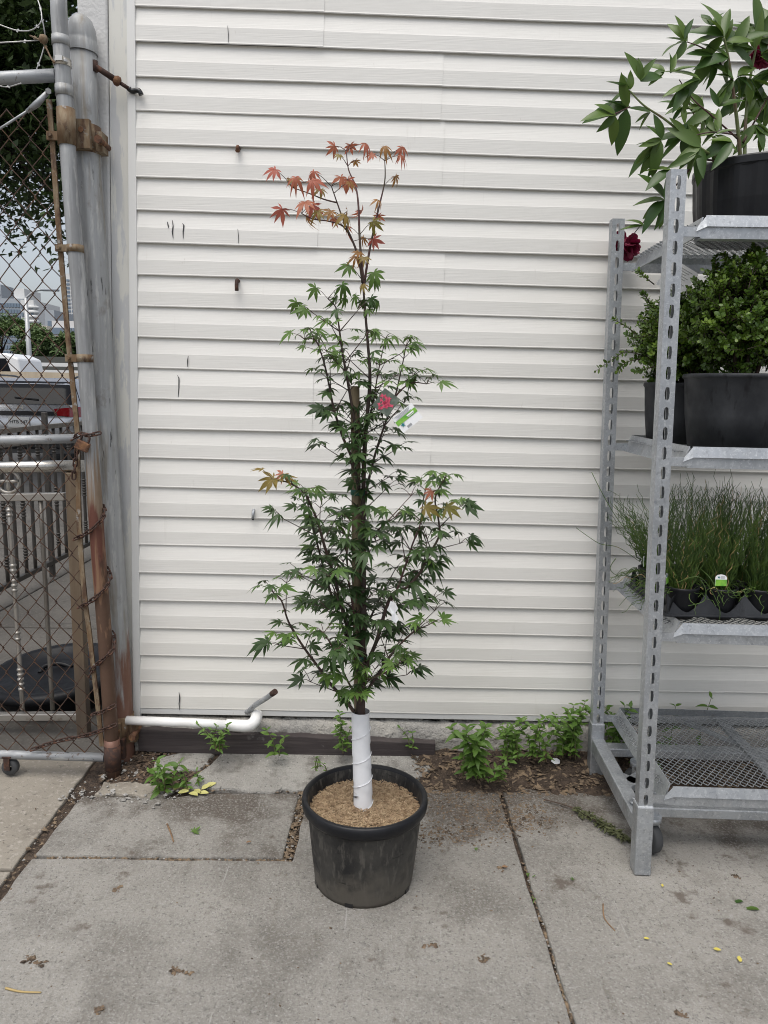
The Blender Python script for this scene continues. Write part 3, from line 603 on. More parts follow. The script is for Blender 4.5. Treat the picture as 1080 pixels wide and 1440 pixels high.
# ------------------------------------------------------------------ parked cars
def slices(z, rows):
    for i in range(len(rows)-1):
        a, c2 = rows[i], rows[i+1]
        if a[0] <= z <= c2[0]:
            t = (z-a[0])/(c2[0]-a[0]); return [lerp(p, q, t) for p, q in zip(a, c2)]
    return rows[-1]
def carbody(rows, n=48, e_=.22):
    """rows: (z, half width, rear y, front y); horizontal slices as rounded rectangles"""
    def pt(z, a):
        _, hw, y0, y1 = slices(z, rows); c_, s_ = math.cos(a), math.sin(a)
        return V((hw*math.copysign(abs(c_)**e_, c_), (y0+y1)/2+(y1-y0)/2*math.copysign(abs(s_)**e_, s_), z))
    b = MB(); zs = []
    for i in range(len(rows)-1):
        for j in range(3): zs.append(lerp(rows[i][0], rows[i+1][0], j/3))
    zs.append(rows[-1][0]); vs = [pt(z, 2*math.pi*(j+.5)/n) for z in zs for j in range(n)]
    b.add(vs, [(i*n+j, i*n+(j+1) % n, (i+1)*n+(j+1) % n, (i+1)*n+j) for i in range(len(zs)-1) for j in range(n)], True)
    b.add([vs[(len(zs)-1)*n+j] for j in range(n)], [list(range(n))]); b.add([vs[j] for j in range(n)], [list(range(n))[::-1]])
    return b, pt
def car(name, loc, rz, rows, paint, label, group, detail=True, plate=None):
    e = empty(name, loc, label, 'car', group); Mx = Matrix.Translation(loc) @ Matrix.Rotation(rz, 4, 'Z')
    def put(b, n, m, par, **kw):
        b.v = [Mx @ p for p in b.v]; return b.build(n, m, par, **kw)
    b, _ = carbody(rows); body = put(b, 'body', M[paint], e)
    def rear(x, z, off=.012):            # point on the tail surface
        _, hw, y0, y1 = slices(z, rows); u = min(1, abs(x)/hw)
        return V((x, (y0+y1)/2-(y1-y0)/2*max(0, 1-u**(2/.22))**(.11)-off, z))
    def patch(pts, n, m, par, off=.012, seg=10):
        top, bot = pts; b = MB(); vs = []
        for j in range(7):
            for i in range(seg+1):
                x0, z0 = lerp(V(top[0]), V(top[1]), i/seg); x1, z1 = lerp(V(bot[0]), V(bot[1]), i/seg); t = j/6
                vs.append(rear(lerp(x0, x1, t), lerp(z0, z1, t), off))
        b.add(vs, [(j*(seg+1)+i, (j+1)*(seg+1)+i, (j+1)*(seg+1)+i+1, j*(seg+1)+i+1) for j in range(6) for i in range(seg)], True)
        return put(b, n, m, par)
    H_ = rows[-1][0]; zb = rows[-3][0]
    hw_t, hw_b = slices(H_-.05, rows)[1], slices(zb+.03, rows)[1]
    patch((((-hw_t*.97, H_-.05), (hw_t*.97, H_-.05)), ((-hw_b*.97, zb-.0), (hw_b*.97, zb-.0))), 'rear_window', M['glass_dark'], e, .012, 16)
    for s_ in (-1, 1):
        b = MB(); y0 = slices(H_-.2, rows)
        _, hw, ra, fr = slices(zb+.06, rows); _, hw2, ra2, fr2 = slices(H_-.07, rows)
        b.add([(s_*(hw*.985), ra+.35, zb+.06), (s_*(hw*.985), fr-.5, zb+.06), (s_*(hw2*1.0), fr2-.35, H_-.08), (s_*(hw2*1.0), ra2+.3, H_-.08)], [(0, 1, 2, 3)]); 
        b.v = [p+V((s_*.012, 0, 0)) for p in b.v]; put(b, 'side_window', M['glass_dark'], e)
        patch((((s_*.50, zb-.07), (s_*.90, zb-.03)), ((s_*.56, zb-.17), (s_*.90, zb-.20))), 'tail_light', M['lens_red'], e, .02, 10)
        for yy in (.85, slices(.5, rows)[3]-.95):
            b = MB(); c_ = V((s_*(slices(.5, rows)[1]-.10), yy, .33)); b.lathe([(.10, -.1), (.30, -.11), (.335, -.07), (.335, .07), (.30, .11), (.10, .1)], c_, 28, Matrix.Rotation(R(90), 3, 'Y')); wl = put(b, 'wheel', M['rubber'], e)
            b = MB(); b.lathe([(0, -.1), (.2, -.112), (.2, .112), (0, .1)], c_, 20, Matrix.Rotation(R(90), 3, 'Y')); put(b, 'rim', M['galv'], wl)
        if detail:
            b = MB(); b.tube(spline([(s_*.62, rows[-1][2]+.15, H_-.01), (s_*.63, rows[-1][2]+.3, H_+.035), (s_*.63, rows[-1][3]-.5, H_+.035), (s_*.62, rows[-1][3]-.3, H_-.01)], 4), .016, 8); put(b, 'roof_rail', M['car_black'], e)
    if detail:
        patch((((-.52, zb-.11), (.52, zb-.11)), ((-.56, zb-.17), (.56, zb-.17))), 'trim_strip', M['car_black'], e, .016)
        b = MB(); b.box((0, slices(.42, rows)[2]-.01, .44), (1.62, .12, .16)); put(b, 'bumper', M['car_black'], e, bevel=.03)
        q = rear(0, .775, .022); b = MB(); b.box(q, (.31, .012, .155)); pl = put(b, 'number_plate', M['plate'], e, bevel=.004)
        cu = bpy.data.curves.new('plate_text', 'FONT'); cu.body = plate; cu.align_x = 'CENTER'; cu.align_y = 'CENTER'; cu.size = .072; cu.extrude = .001
        to = bpy.data.objects.new('plate_text', cu); C.objects.link(to); dg = bpy.context.evaluated_depsgraph_get(); me = bpy.data.meshes.new_from_object(to.evaluated_get(dg)); bpy.data.objects.remove(to); me.materials.append(M['ink'])
        inst('lettering', me, pl, Mx @ Matrix.Translation(q+V((0, -.009, 0))) @ Matrix.Rotation(R(90), 4, 'X'))
        q = rear(0, zb-.055, .02); b = MB()
        for s_ in (-1, 1): b.hexa([q+V((s_*.030-.008, -.006, -.034)), q+V((s_*.030+.008, -.006, -.034)), q+V((s_*.030+.008, .004, -.034)), q+V((s_*.030-.008, .004, -.034)), q+V((s_*.036-.008, -.006, .034)), q+V((s_*.036+.008, -.006, .034)), q+V((s_*.036+.008, .004, .034)), q+V((s_*.036-.008, .004, .034))])
        b.box(q+V((0, -.001, 0)), (.056, .009, .014)); put(b, 'emblem', M['chrome'], e, fix=True)
        b = MB(); b.tube([rear(-.12, zb+.10, .03), rear(.25, zb+.07, .03)], .008, 6); put(b, 'wiper', M['car_black'], e)
    return e
suv = [(.28, .84, .12, 4.45), (.42, .91, .0, 4.6), (.80, .935, -.02, 4.62), (.98, .92, .06, 4.35), (1.05, .89, .10, 3.55), (1.36, .745, .42, 2.45), (1.45, .66, .62, 2.15)]
suv = [(z, a, b_, c_) for z, a, b_, c_ in suv]
car('parked_car', V((-5.65, 11.6, 0)), R(6), suv, 'car_silver', 'silver hatchback with dark rear window and red tail lights facing away behind the gate', 'cars beyond the gate', True, 'HTB 547')
sed = [(.28, .80, .10, 4.5), (.42, .88, .0, 4.6), (.85, .90, .0, 4.6), (.93, .88, .15, 4.2), (.97, .85, .5, 3.5), (1.38, .66, 1.1, 2.6), (1.47, .58, 1.3, 2.3)]
car('parked_car', V((-8.0, 18.6, .05)), R(22), sed, 'car_blue', 'blue grey car parked beyond the silver hatchback', 'cars beyond the gate', False)
# white van on the far road
vl = at(30, 522, 26.0); e = empty('van', V((vl.x-2.3, 26, vl.z-1.02)), 'white van driving on the road behind the concrete barrier', 'van', 'cars beyond the gate'); o0 = wloc(e)
prof = [(-2.6, .3), (-2.6, 1.0), (-1.9, 1.12), (-1.15, 1.85), (1.8, 1.92), (2.2, 1.75), (2.3, 1.1), (2.3, .3)]
b = MB(); b.prism([o0+V((x, 0, z-.3)) for x, z in prof], (0, 1.8, 0)); b.build('body', M['car_white'], e, bevel=.06, fix=True)
for xs in ([(.2, 1.30), (.2, 1.74), (1.25, 1.74), (1.25, 1.30)], [(1.36, 1.30), (1.36, 1.74), (1.80, 1.74), (1.95, 1.30)]):
    b = MB(); b.prism([o0+V((x, -.012, z-.3)) for x, z in xs], (0, -.006, 0)); b.build('side_window', M['glass_dark'], e, fix=True)
for x in (-1.7, 1.5):
    b = MB(); b.lathe([(.1, -.1), (.33, -.1), (.33, .1), (.1, .1)], o0+V((x, .06, .05)), 20, Matrix.Rotation(R(90), 3, 'X')); b.build('wheel', M['rubber'], e)

# ------------------------------------------------------------------ beyond the street
def far_box(name, px0, px1, py0, py1, Y, depth, m, label, cat, **kw):
    a, c2 = at(px0, py1, Y), at(px1, py0, Y); b = MB(); zb = kw.get('zb', a.z)
    b.box(((a.x+c2.x)/2, Y+depth/2, (zb+c2.z)/2), (abs(c2.x-a.x), depth, c2.z-zb))
    return b, (a, c2)
zr = at(50, 541, 24).z
b = MB(); a = at(-160, 519, 24.5); c2 = at(140, 519, 24.5); b.prism([V((a.x, 24.2, -.05)), V((a.x, 24.45, a.z*.4)), V((a.x, 24.5, a.z+.0)), V((a.x, 24.75, a.z)), V((a.x, 25.0, -.05))], V((c2.x-a.x+8, 0, 0)))
tag(b.build('road_barrier', M['barrier'], loc=V((a.x+5, 24.5, -.05)), fix=True), 'long beige concrete road barrier beyond the parked cars', 'barrier')
p0, p1 = at(-160, 511, 30), at(150, 511, 30); e = empty('guard_rail', V((p0.x+8, 30, 0)), 'pale metal guard rail on posts behind the concrete barrier', 'guard rail')
b = MB(); b.box(((p0.x+p1.x)/2+2, 30, p0.z+.08), (p1.x-p0.x+4, .06, .14)); b.build('rail', M['bldg_white'], e); b = MB(); b.box(((p0.x+p1.x)/2+2, 30, p0.z-.20), (p1.x-p0.x+4, .06, .14)); b.build('rail', M['bldg_white'], e)
x = p0.x
while x < p1.x+2:
    b = MB(); b.box((x, 30.1, (p0.z+.1)/2), (.12, .12, p0.z+.1)); b.build('rail_post', M['bldg_grey'], e); x += 2.0
p0, p1 = at(-160, 497, 33), at(150, 497, 33); e = empty('mesh_fence', V((p0.x+8, 33, 0)), 'dark mesh fence along the far side of the road under the trees', 'fence')
b = MB(); b.box(((p0.x+p1.x)/2+2, 33, p0.z/2), (p1.x-p0.x+4, .04, p0.z)); b.build('mesh_screen', M['far_fence'], e)
x = p0.x
while x < p1.x+2:
    b = MB(); b.tube([(x, 32.93, 0), (x, 32.93, p0.z+.06)], .04, 8); b.build('fence_post', M['pole_grey'], e); x += 3.0
# street lamp
f_, t_ = at(42, 512, 34), at(36, 419, 34); e = empty('street_lamp', V((f_.x, 34, 0)), 'grey street lamp pole with a curved arm beyond the road', 'street lamp')
b = MB(); b.tube([V((f_.x, 34, 0)), f_, t_], [.13, .12, .08], 10); b.build('pole', M['pole_grey'], e)
b = MB(); tip = at(67, 407, 34); b.tube(spline([t_, at(40, 416, 34), at(50, 409, 34), tip], 4), .045, 8); b.build('arm', M['pole_grey'], e)
b = MB(); b.box(tip+V((.1, 0, -.02)), (.75, .28, .10)); b.build('lamp_head', M['bldg_grey'], e, bevel=.03)

def building(name, px0, px1, pytop, Y, depth, m, label, rows, cols, wm='bldg_glass', frac=(.6, .55), extra=None):
    a, c2 = at(px0, 500, Y), at(px1, pytop, Y); e = empty(name, V(((a.x+c2.x)/2, Y, 0)), label, 'building', 'buildings on the skyline')
    b = MB(); b.box(((a.x+c2.x)/2, Y+depth/2, c2.z/2), (c2.x-a.x, depth, c2.z)); b.build('wall', M[m], e)
    b = MB(); cw = (c2.x-a.x)/cols; z0 = c2.z*.18; rh = (c2.z*.96-z0)/rows
    for i in range(cols):
        for j in range(rows): b.box((a.x+cw*(i+.5), Y-.05, z0+rh*(j+.5)), (cw*frac[0], .3, rh*frac[1]))
    tag(b.build('windows', M[wm], e), kind='stuff')
    if extra: extra(e, a, c2)
    return e
def crownbox(e, a, c2):
    b = MB(); b.box((lerp(a.x, c2.x, .90), c2.y+6, c2.z+1.2), ((c2.x-a.x)*.14, 8, 2.4)); b.build('penthouse', M['bldg_white'], e)
building('office_block', -70, 32, 420, 170, 14, 'bldg_grey', 'grey glass office block with a gridded facade on the skyline', 12, 26, frac=(.82, .62), extra=crownbox)
def balc(e, a, c2):
    b = MB(); n = 12
    for j in range(n): R0 = (c2.x-a.x)*.42; b.lathe([(0, -.15), (R0, -.15), (R0*1.05, .1), (R0, .38), (0, .38)], V((lerp(a.x, c2.x, .8), c2.y+.6, c2.z*(.35+.62*j/n))), 20)
    tag(b.build('balconies', M['bldg_white'], e), kind='stuff')
building('apartment_tower', 33, 47, 422, 150, 12, 'bldg_white', 'white apartment tower with rounded balconies beside the lamp pole', 10, 4, extra=balc)
building('low_block', 38, 66, 458, 120, 12, 'bldg_tan', 'low cream flat-roofed block above the far trees', 1, 3, frac=(.3, .2))
building('grey_block', 66, 76, 436, 140, 12, 'bldg_grey', 'narrow grey block with blank walls right of the lamp head', 3, 1, frac=(.4, .3))
building('tiered_block', 75, 130, 452, 110, 14, 'bldg_white', 'wide pale building with dark ribbon windows beside the gate pipe', 4, 2, wm='bldg_glass', frac=(.95, .45))
building('brick_block', 80, 150, 474, 100, 8, 'bldg_brick', 'low red brick building in front of the pale wide one', 1, 4, frac=(.3, .3))
building('glass_tower', 92, 104, 385, 200, 14, 'bldg_white', 'tall slim pale tower partly hidden by the gate pipe', 24, 3, frac=(.7, .5))
building('slab_tower', -14, 1, 400, 240, 14, 'bldg_grey', 'slim blue grey tower at the left edge of the skyline', 20, 2, frac=(.7, .5))

def tree(name, base, h, crown_c, crown_r, nl, size, m, label, trunk_r=.15, group='trees beyond the gate', dens=1., lobes=14):
    e = empty(name, V(base), label, 'tree', group); r_ = random.Random(len(label)*31+nl)
    base = V(base); cc = V(crown_c); b = MB()
    b.tube(spline([base, lerp(base, cc, .5)+V((r_.uniform(-.1, .1), 0, 0)), cc], 4), taper(trunk_r, trunk_r*.35, 9), 8)
    cl = []
    for k in range(lobes):
        a = r_.uniform(0, 2*math.pi); u = r_.uniform(-.8, .9); q = math.sqrt(max(0, 1-u*u)); rr = r_.uniform(.45, .95)
        p = cc+V((math.cos(a)*q*crown_r[0]*rr, math.sin(a)*q*crown_r[1]*rr, u*crown_r[2]*rr)); cl.append((p, r_.uniform(.20, .36)))
        b.tube([lerp(base, cc, r_.uniform(.55, .9)), lerp(cc, p, .6)+V((0, 0, -.1)), p], [trunk_r*.35, trunk_r*.2, trunk_r*.06], 5)
    b.build('trunk', M['bark'], e)
    vs = []; fs = []
    for i in range(nl):
        c_, rad = r_.choice(cl); d = V((r_.gauss(0, 1), r_.gauss(0, 1), r_.gauss(0, 1))).normalized()*(r_.random()**.45)*rad
        p = c_+V((d.x*crown_r[0], d.y*crown_r[1], d.z*crown_r[2]))
        u_ = V((r_.gauss(0, 1), r_.gauss(0, 1), r_.gauss(0, .6)-.4)).normalized(); v_ = u_.cross(V((r_.gauss(0, .5), r_.gauss(0, .5), 1))).normalized(); s_ = size*r_.uniform(.6, 1.3); k = len(vs)
        vs += [p, p+u_*s_*.5+v_*s_*.24, p+u_*s_, p+u_*s_*.5-v_*s_*.24]; fs += [(k, k+1, k+2, k+3)]
    b = MB(); b.v = vs; b.f = fs; b.sm = [False]*len(fs); b.mi = [0]*len(fs); tag(b.build('crown', M[m], e), kind='stuff')
    return e
tree('shade_tree', (-7.4, 9.8, 0), 7, (-5.3, 9.3, 5.05), (2.9, 2.0, 2.35), 80000, .10, 'tree_leaf', 'tall dark shade tree overhanging the gate from the upper left', .13, lobes=70)
for (px, py, Y, rx, rz, lab) in ((-75, 478, 42, 3.6, 1.5, 'round green tree at the far left beyond the road'), (2, 478, 40, 2.6, 1.35, 'dense green tree left of the lamp pole beyond the road'), (55, 487, 39, 1.6, 1.0, 'smaller green tree right of the lamp pole beyond the road'), (85, 489, 37, 1.5, .9, 'low green tree beside the brick block beyond the road'), (122, 488, 41, 2.0, 1.0, 'green tree behind the gate pipe beyond the road')):
    c_ = at(px, py, Y); tree('street_tree', (c_.x, Y, 0), 4, (c_.x, Y, c_.z), (rx, rx*.8, rz), 9000, .22, 'tree_leaf_far', lab, .10)

# ------------------------------------------------------------------ leaf meshes
def maple_leaf(m, seed, droop=.35, fold=.15):
    r_ = random.Random(seed); b = MB()
    lobes = [(0, 1.), (36, .93), (-36, .93), (74, .72), (-74, .72), (116, .40), (-116, .40)]
    prof = [(0, .02), (.22, .080), (.44, .128), (.62, .110), (.80, .055), (1., .0)]
    for a, L in lobes:
        a = R(a+r_.uniform(-6, 6)); L *= r_.uniform(.80, 1.12); d = V((math.sin(a), math.cos(a), 0)); q = V((d.y, -d.x, 0)); k0 = len(b.v)
        dr = droop*r_.uniform(.6, 1.3); wv = r_.uniform(.9, 1.15)
        for (u, w_) in prof:
            ser = 1+r_.uniform(-.13, .13)
            c_ = d*u*L+V((0, 0, -dr*(u*L)**2)); b.v.append(c_+q*w_*wv*ser*L+V((0, 0, fold*w_))); b.v.append(c_); b.v.append(c_-q*w_*wv*ser*L+V((0, 0, fold*w_)))
        for i in range(len(prof)-1):
            for s_ in (0, 1):
                b.f.append([k0+i*3+s_, k0+i*3+s_+1, k0+(i+1)*3+s_+1, k0+(i+1)*3+s_]); b.sm.append(True); b.mi.append(0)
    return b.mesh('leaf', m)
def blade_leaf(m, wid=.28, droop=.25, fold=.18, seed=0, n=6):
    r_ = random.Random(seed); b = MB()
    for i in range(n+1):
        u = i/n; w_ = wid*.5*math.sin(math.pi*min(1, u**.8))**.85*(1 if 0 < i < n else .0)+(.004 if i == 0 else 0)
        c_ = V((.03*math.sin(u*3+seed), u, -droop*u*u)); b.v += [c_+V((-w_, 0, fold*w_*2)), c_, c_+V((w_, 0, fold*w_*2))]
    for i in range(n):
        for s_ in (0, 1): b.f.append([i*3+s_, i*3+s_+1, (i+1)*3+s_+1, (i+1)*3+s_]); b.sm.append(True); b.mi.append(0)
    return b.mesh('leaf', m)
def orient(p, d, up, size, roll=0.):          # local +Y along d, +Z near up
    y = V(d).normalized(); z = V(up)-y*V(up).dot(y)
    z = z.normalized() if z.length > 1e-4 else V((0, -1, 0)); x = y.cross(z)
    Rm = Matrix((x, y, z)).transposed().to_4x4()
    return Matrix.Translation(p) @ Rm @ Matrix.Rotation(roll, 4, 'Y') @ Matrix.Scale(size, 4)

ML = {k: [maple_leaf(M[k], 11*i+len(k), dr) for i, dr in enumerate((.15, .35, .6, .9, 1.3, .45))] for k in ('leaf_dark', 'leaf_mid', 'leaf_olive', 'leaf_orange', 'leaf_red')}

# ------------------------------------------------------------------ potted maple
PC = V((-.037, 1.915, 0)); PH = .245
pot = empty('nursery_pot', PC, 'large scuffed black plastic nursery pot holding the maple on the pavement', 'plant pot')
b = MB(); outer = [(0, .003), (.125, .003), (.1345, .0), (.1375, .012), (.1570, .205), (.159, .212), (.1665, .214), (.1715, .222), (.1735, .236), (.172, .246), (.168, .250), (.1615, .2495), (.158, .243), (.1545, .22), (.144, .12), (.142, .10), (0, .10)]
b.lathe(outer, PC, 72); b.build('body', M['plastic_dusty'], pot)
b = MB(); b.lathe([(.1590, .2135), (.1668, .2142), (.1718, .222), (.1739, .236), (.1724, .2465), (.168, .2505), (.1612, .2498), (.1575, .243)], PC, 72); b.build('rim', M['plastic'], pot)
for a in (-105, -28, 40, 120, 200):
    q = PC+V((math.cos(R(a))*.1355, math.sin(R(a))*.1355, .007)); b = MB(); b.box(q, (.005, .022, .011), Matrix.Rotation(R(a), 3, 'Z')); b.build('drain_notch', M['car_black'], pot)
# wood-chip mulch
mu = MB(); vs = [PC+V((0, 0, .212))]; nr, na = 14, 64
for i in range(1, nr+1):
    for j in range(na):
        a = 2*math.pi*j/na; rr = .1545*i/nr
        vs.append(PC+V((rr*math.cos(a), rr*math.sin(a), .206+.012*(1-i/nr)+rng.uniform(-.003, .003)+.004*math.sin(a*3+i)-.006*(i == nr))))
mu.add(vs, [(0, 1+j, 1+(j+1) % na) for j in range(na)]+[(1+(i-1)*na+j, 1+i*na+j, 1+i*na+(j+1) % na, 1+(i-1)*na+(j+1) % na) for i in range(1, nr) for j in range(na)], True)
mulch = tag(mu.build('mulch', M['chips'], loc=PC+V((0, 0, .2)), fix=True), 'tan wood chip mulch filling the big black pot', 'mulch', kind='stuff')
b = MB()
for i in range(6000):
    a = rng.uniform(0, 2*math.pi); rr = .152*math.sqrt(rng.random()); p = PC+V((rr*math.cos(a), rr*math.sin(a), .209+.012*(1-rr/.155)+rng.uniform(-.002, .004)))
    b.box(p, (rng.uniform(.003, .010), rng.uniform(.0008, .0022), rng.uniform(.0006, .0016)), Euler((rng.uniform(-.5, .5), rng.uniform(-.5, .5), rng.uniform(0, 6.3))).to_matrix())
tag(b.build('wood_chips', M['chip_bit'], mulch), kind='stuff')

MY = 1.915
maple = empty('maple_tree', PC+V((0, 0, .2)), 'young upright maple sapling with red new leaves on top, staked in the big pot', 'tree')
tb_ = at(510, 1152, MY); tt_ = at(507, 996, MY)
b = MB(); b.tube(spline([V((tb_.x+.002, MY, .17)), tb_, at(510, 1090, MY-.004), at(508, 1040, MY-.004), tt_, at(510, 930, MY+.002), at(511, 850, MY+.0)], 4), taper(.021, .0085, 25), 14); b.build('trunk', M['bark'], maple)
# white spiral wrap: overlapping turns
P = spline([at(511, 1149, MY), at(510, 1100, MY-.004), at(508, 1050, MY-.004), at(507, 1000, MY)], 14)
b = MB(); n = 28; vs = []
for i, p in enumerate(P):
    for j in range(n):
        a = 2*math.pi*j/n; tw = ((i/len(P))*4.3+a/(2*math.pi)*1.0) % 1.0
        rr = .0235+.0016*(1-tw)+.0018*(1-i/len(P))
        vs.append(p+V((math.cos(a)*rr, math.sin(a)*rr, .004*math.sin(a*5) if i in (0,) else 0)))
b.add(vs, [(i*n+j, i*n+(j+1) % n, (i+1)*n+(j+1) % n, (i+1)*n+j) for i in range(len(P)-1) for j in range(n)], True); wr = b.build('trunk_wrap', M['wrap'], maple)
for k in range(4):                            # the overlapping edges of the wrap
    b = MB(); Q = []
    for j in range(15):
        a = -math.pi*1.02+math.pi*1.04*j/14; u = (k+.35+(a+math.pi)/(2*math.pi)*1.0)/4.3*.93
        i = min(len(P)-1, max(0, u*(len(P)-1))); i0 = int(i); p = lerp(P[i0], P[min(i0+1, len(P)-1)], i-i0); rr = .0262+.0016*(1-u)
        Q.append(p+V((math.cos(a)*rr, math.sin(a)*rr, 0)))
    b.tube(Q, .0011, 5); b.build('wrap_edge', M['wrap'], wr)
b = MB(); q = P[10]; b.tube([q+V((-.026, -.012, -.004)), q+V((-.020, -.020, .0)), q+V((-.012, -.0262, .004))], [.0012, .0022, .0008], 5); b.build('wrap_slit', M['ink'], wr)
# stake
SP = [at(505, 1010, MY+.026), at(502, 850, MY+.018), at(501, 700, MY+.012), at(499, 543, MY+.012)]
b = MB(); b.tube([V((SP[0].x, SP[0].y, .17))]+SP, [.0135, .0135, .0135, .0128, .0122], 10); stake = tag(b.build('stake', M['stake'], loc=V((SP[0].x, SP[0].y, .17))), 'weathered brown wooden stake tied behind the maple stem', 'stake')
for py in (644, 692, 868, 926):
    c_ = on(SP, at(505, py, MY).z); b = MB(); b.lathe([(.0195, -.007), (.0205, -.006), (.0205, .006), (.0195, .007)], c_+V((.006, -.012, 0)), 16); tag(b.build('plant_tie', M['tie'], loc=c_), {644: 'green tie band highest on the maple stake', 692: 'green tie band below the highest one on the maple stake', 868: 'green tie band above the lowest one on the maple stake', 926: 'lowest green tie band on the maple stake'}[py], 'plant tie', 'green ties on the stake')

BR = [  # (pixel path, depth at start, depth at tip, base radius)
 ([(510,930),(511,850),(511,760),(511,680),(514,610),(519,555),(520,522),(517,481),(512,420),(510,395)], .0, -.01, .0080),
 ([(510,398),(504,362),(494,335),(483,310),(474,285),(466,262)], -.01, -.05, .0036),
 ([(494,335),(482,318),(462,311),(440,308),(424,300)], -.02, -.08, .0022),
 ([(474,285),(455,280),(435,272),(412,264)], -.04, -.07, .002),
 ([(512,405),(506,340),(504,290),(500,262),(490,238),(487,212)], -.01, .03, .0034),
 ([(512,400),(520,350),(532,295),(541,255),(541,226)], .0, .02, .0034),
 ([(507,640),(498,589),(488,532),(481,492),(476,455),(472,432),(461,420)], -.01, -.07, .0042),
 ([(505,690),(496,648),(481,612),(469,573),(462,538),(455,508),(444,479),(428,477)], -.01, -.09, .0042),
 ([(508,720),(515,690),(526,644),(540,600),(555,559),(563,526),(571,487)], .0, -.06, .0042),
 ([(555,559),(568,545),(582,538),(600,540)], -.04, -.05, .0022),
 ([(510,650),(514,604),(524,569),(532,522),(542,476)], .0, .08, .0036),
 ([(506,960),(495,905),(474,827),(464,791),(456,767),(446,732),(437,711),(427,692),(404,678),(385,676)], -.005, -.10, .0055),
 ([(504,940),(485,890),(462,824),(449,776),(440,741),(432,705),(430,690)], .01, .03, .0044),
 ([(508,900),(497,860),(489,800),(489,760),(494,735)], -.02, -.05, .0026),
 ([(497,1000),(486,985),(464,961),(449,940),(425,907),(406,875),(396,845),(384,833)], -.01, -.13, .0052),
 ([(504,950),(488,885),(475,842),(462,810)], -.03, -.12, .004),
 ([(511,965),(518,930),(530,900),(549,840),(572,826),(590,806),(601,784),(617,755),(617,734),(612,700),(626,672)], -.005, -.08, .0058),
 ([(545,850),(556,835),(569,799),(581,763),(590,741),(597,694),(604,680)], -.03, .03, .0034),
 ([(506,800),(518,765),(536,741),(555,728)], -.0, -.09, .0024),
 ([(508,985),(530,950),(555,915),(580,890),(604,878)], -.02, -.12, .0044),
 ([(508,900),(525,860),(540,830),(556,800)], .02, .12, .0036),
 ([(506,870),(490,850),(470,845),(445,860)], .02, .14, .0036),
 ([(507,780),(485,752),(462,742)], .02, .12, .003),
 ([(507,990),(515,960),(545,945),(560,935)], -.03, -.10, .003),
 ([(505,980),(490,960),(470,915),(455,890)], -.02, -.15, .0034),
]
LEAVES = []
nleaf = 0
lr = random.Random(21)
def put_leaf(q, stem_dir, out, size, key, bm):
    global nleaf
    h = V((out.x, out.y, 0)); h = h.normalized() if h.length > .05 else V((0, -1, 0))
    z = q.z; pet = lr.uniform(.018, .045)*(1.25 if z > 1.55 else 1)
    tipp = q+(h*.8+V((0, 0, lr.uniform(.1, .8)))).normalized()*pet
    bm.tube([q, lerp(q, tipp, .5)+V((0, 0, .003)), tipp], [.0011, .0008, .0007], 4, cap=False)
    dr = lr.uniform(-.12, .32) if z < 1.5 else lr.uniform(.6, 1.8)
    d = (h+V((0, 0, -dr))).normalized(); up = V((lr.uniform(-.4, .4), lr.uniform(-.75, .1), 1))
    if z > 1.5: up = V((lr.uniform(-.5, .5), -1.2, .8))
    LEAVES.append((lr.choice(ML[key][:3]+ML[key][5:] if z < 1.5 and lr.random() < .8 else ML[key]), orient(tipp, d, up, size, lr.uniform(-.35, .35)), size+(.01 if tipp.y < MY else 0))); nleaf += 1
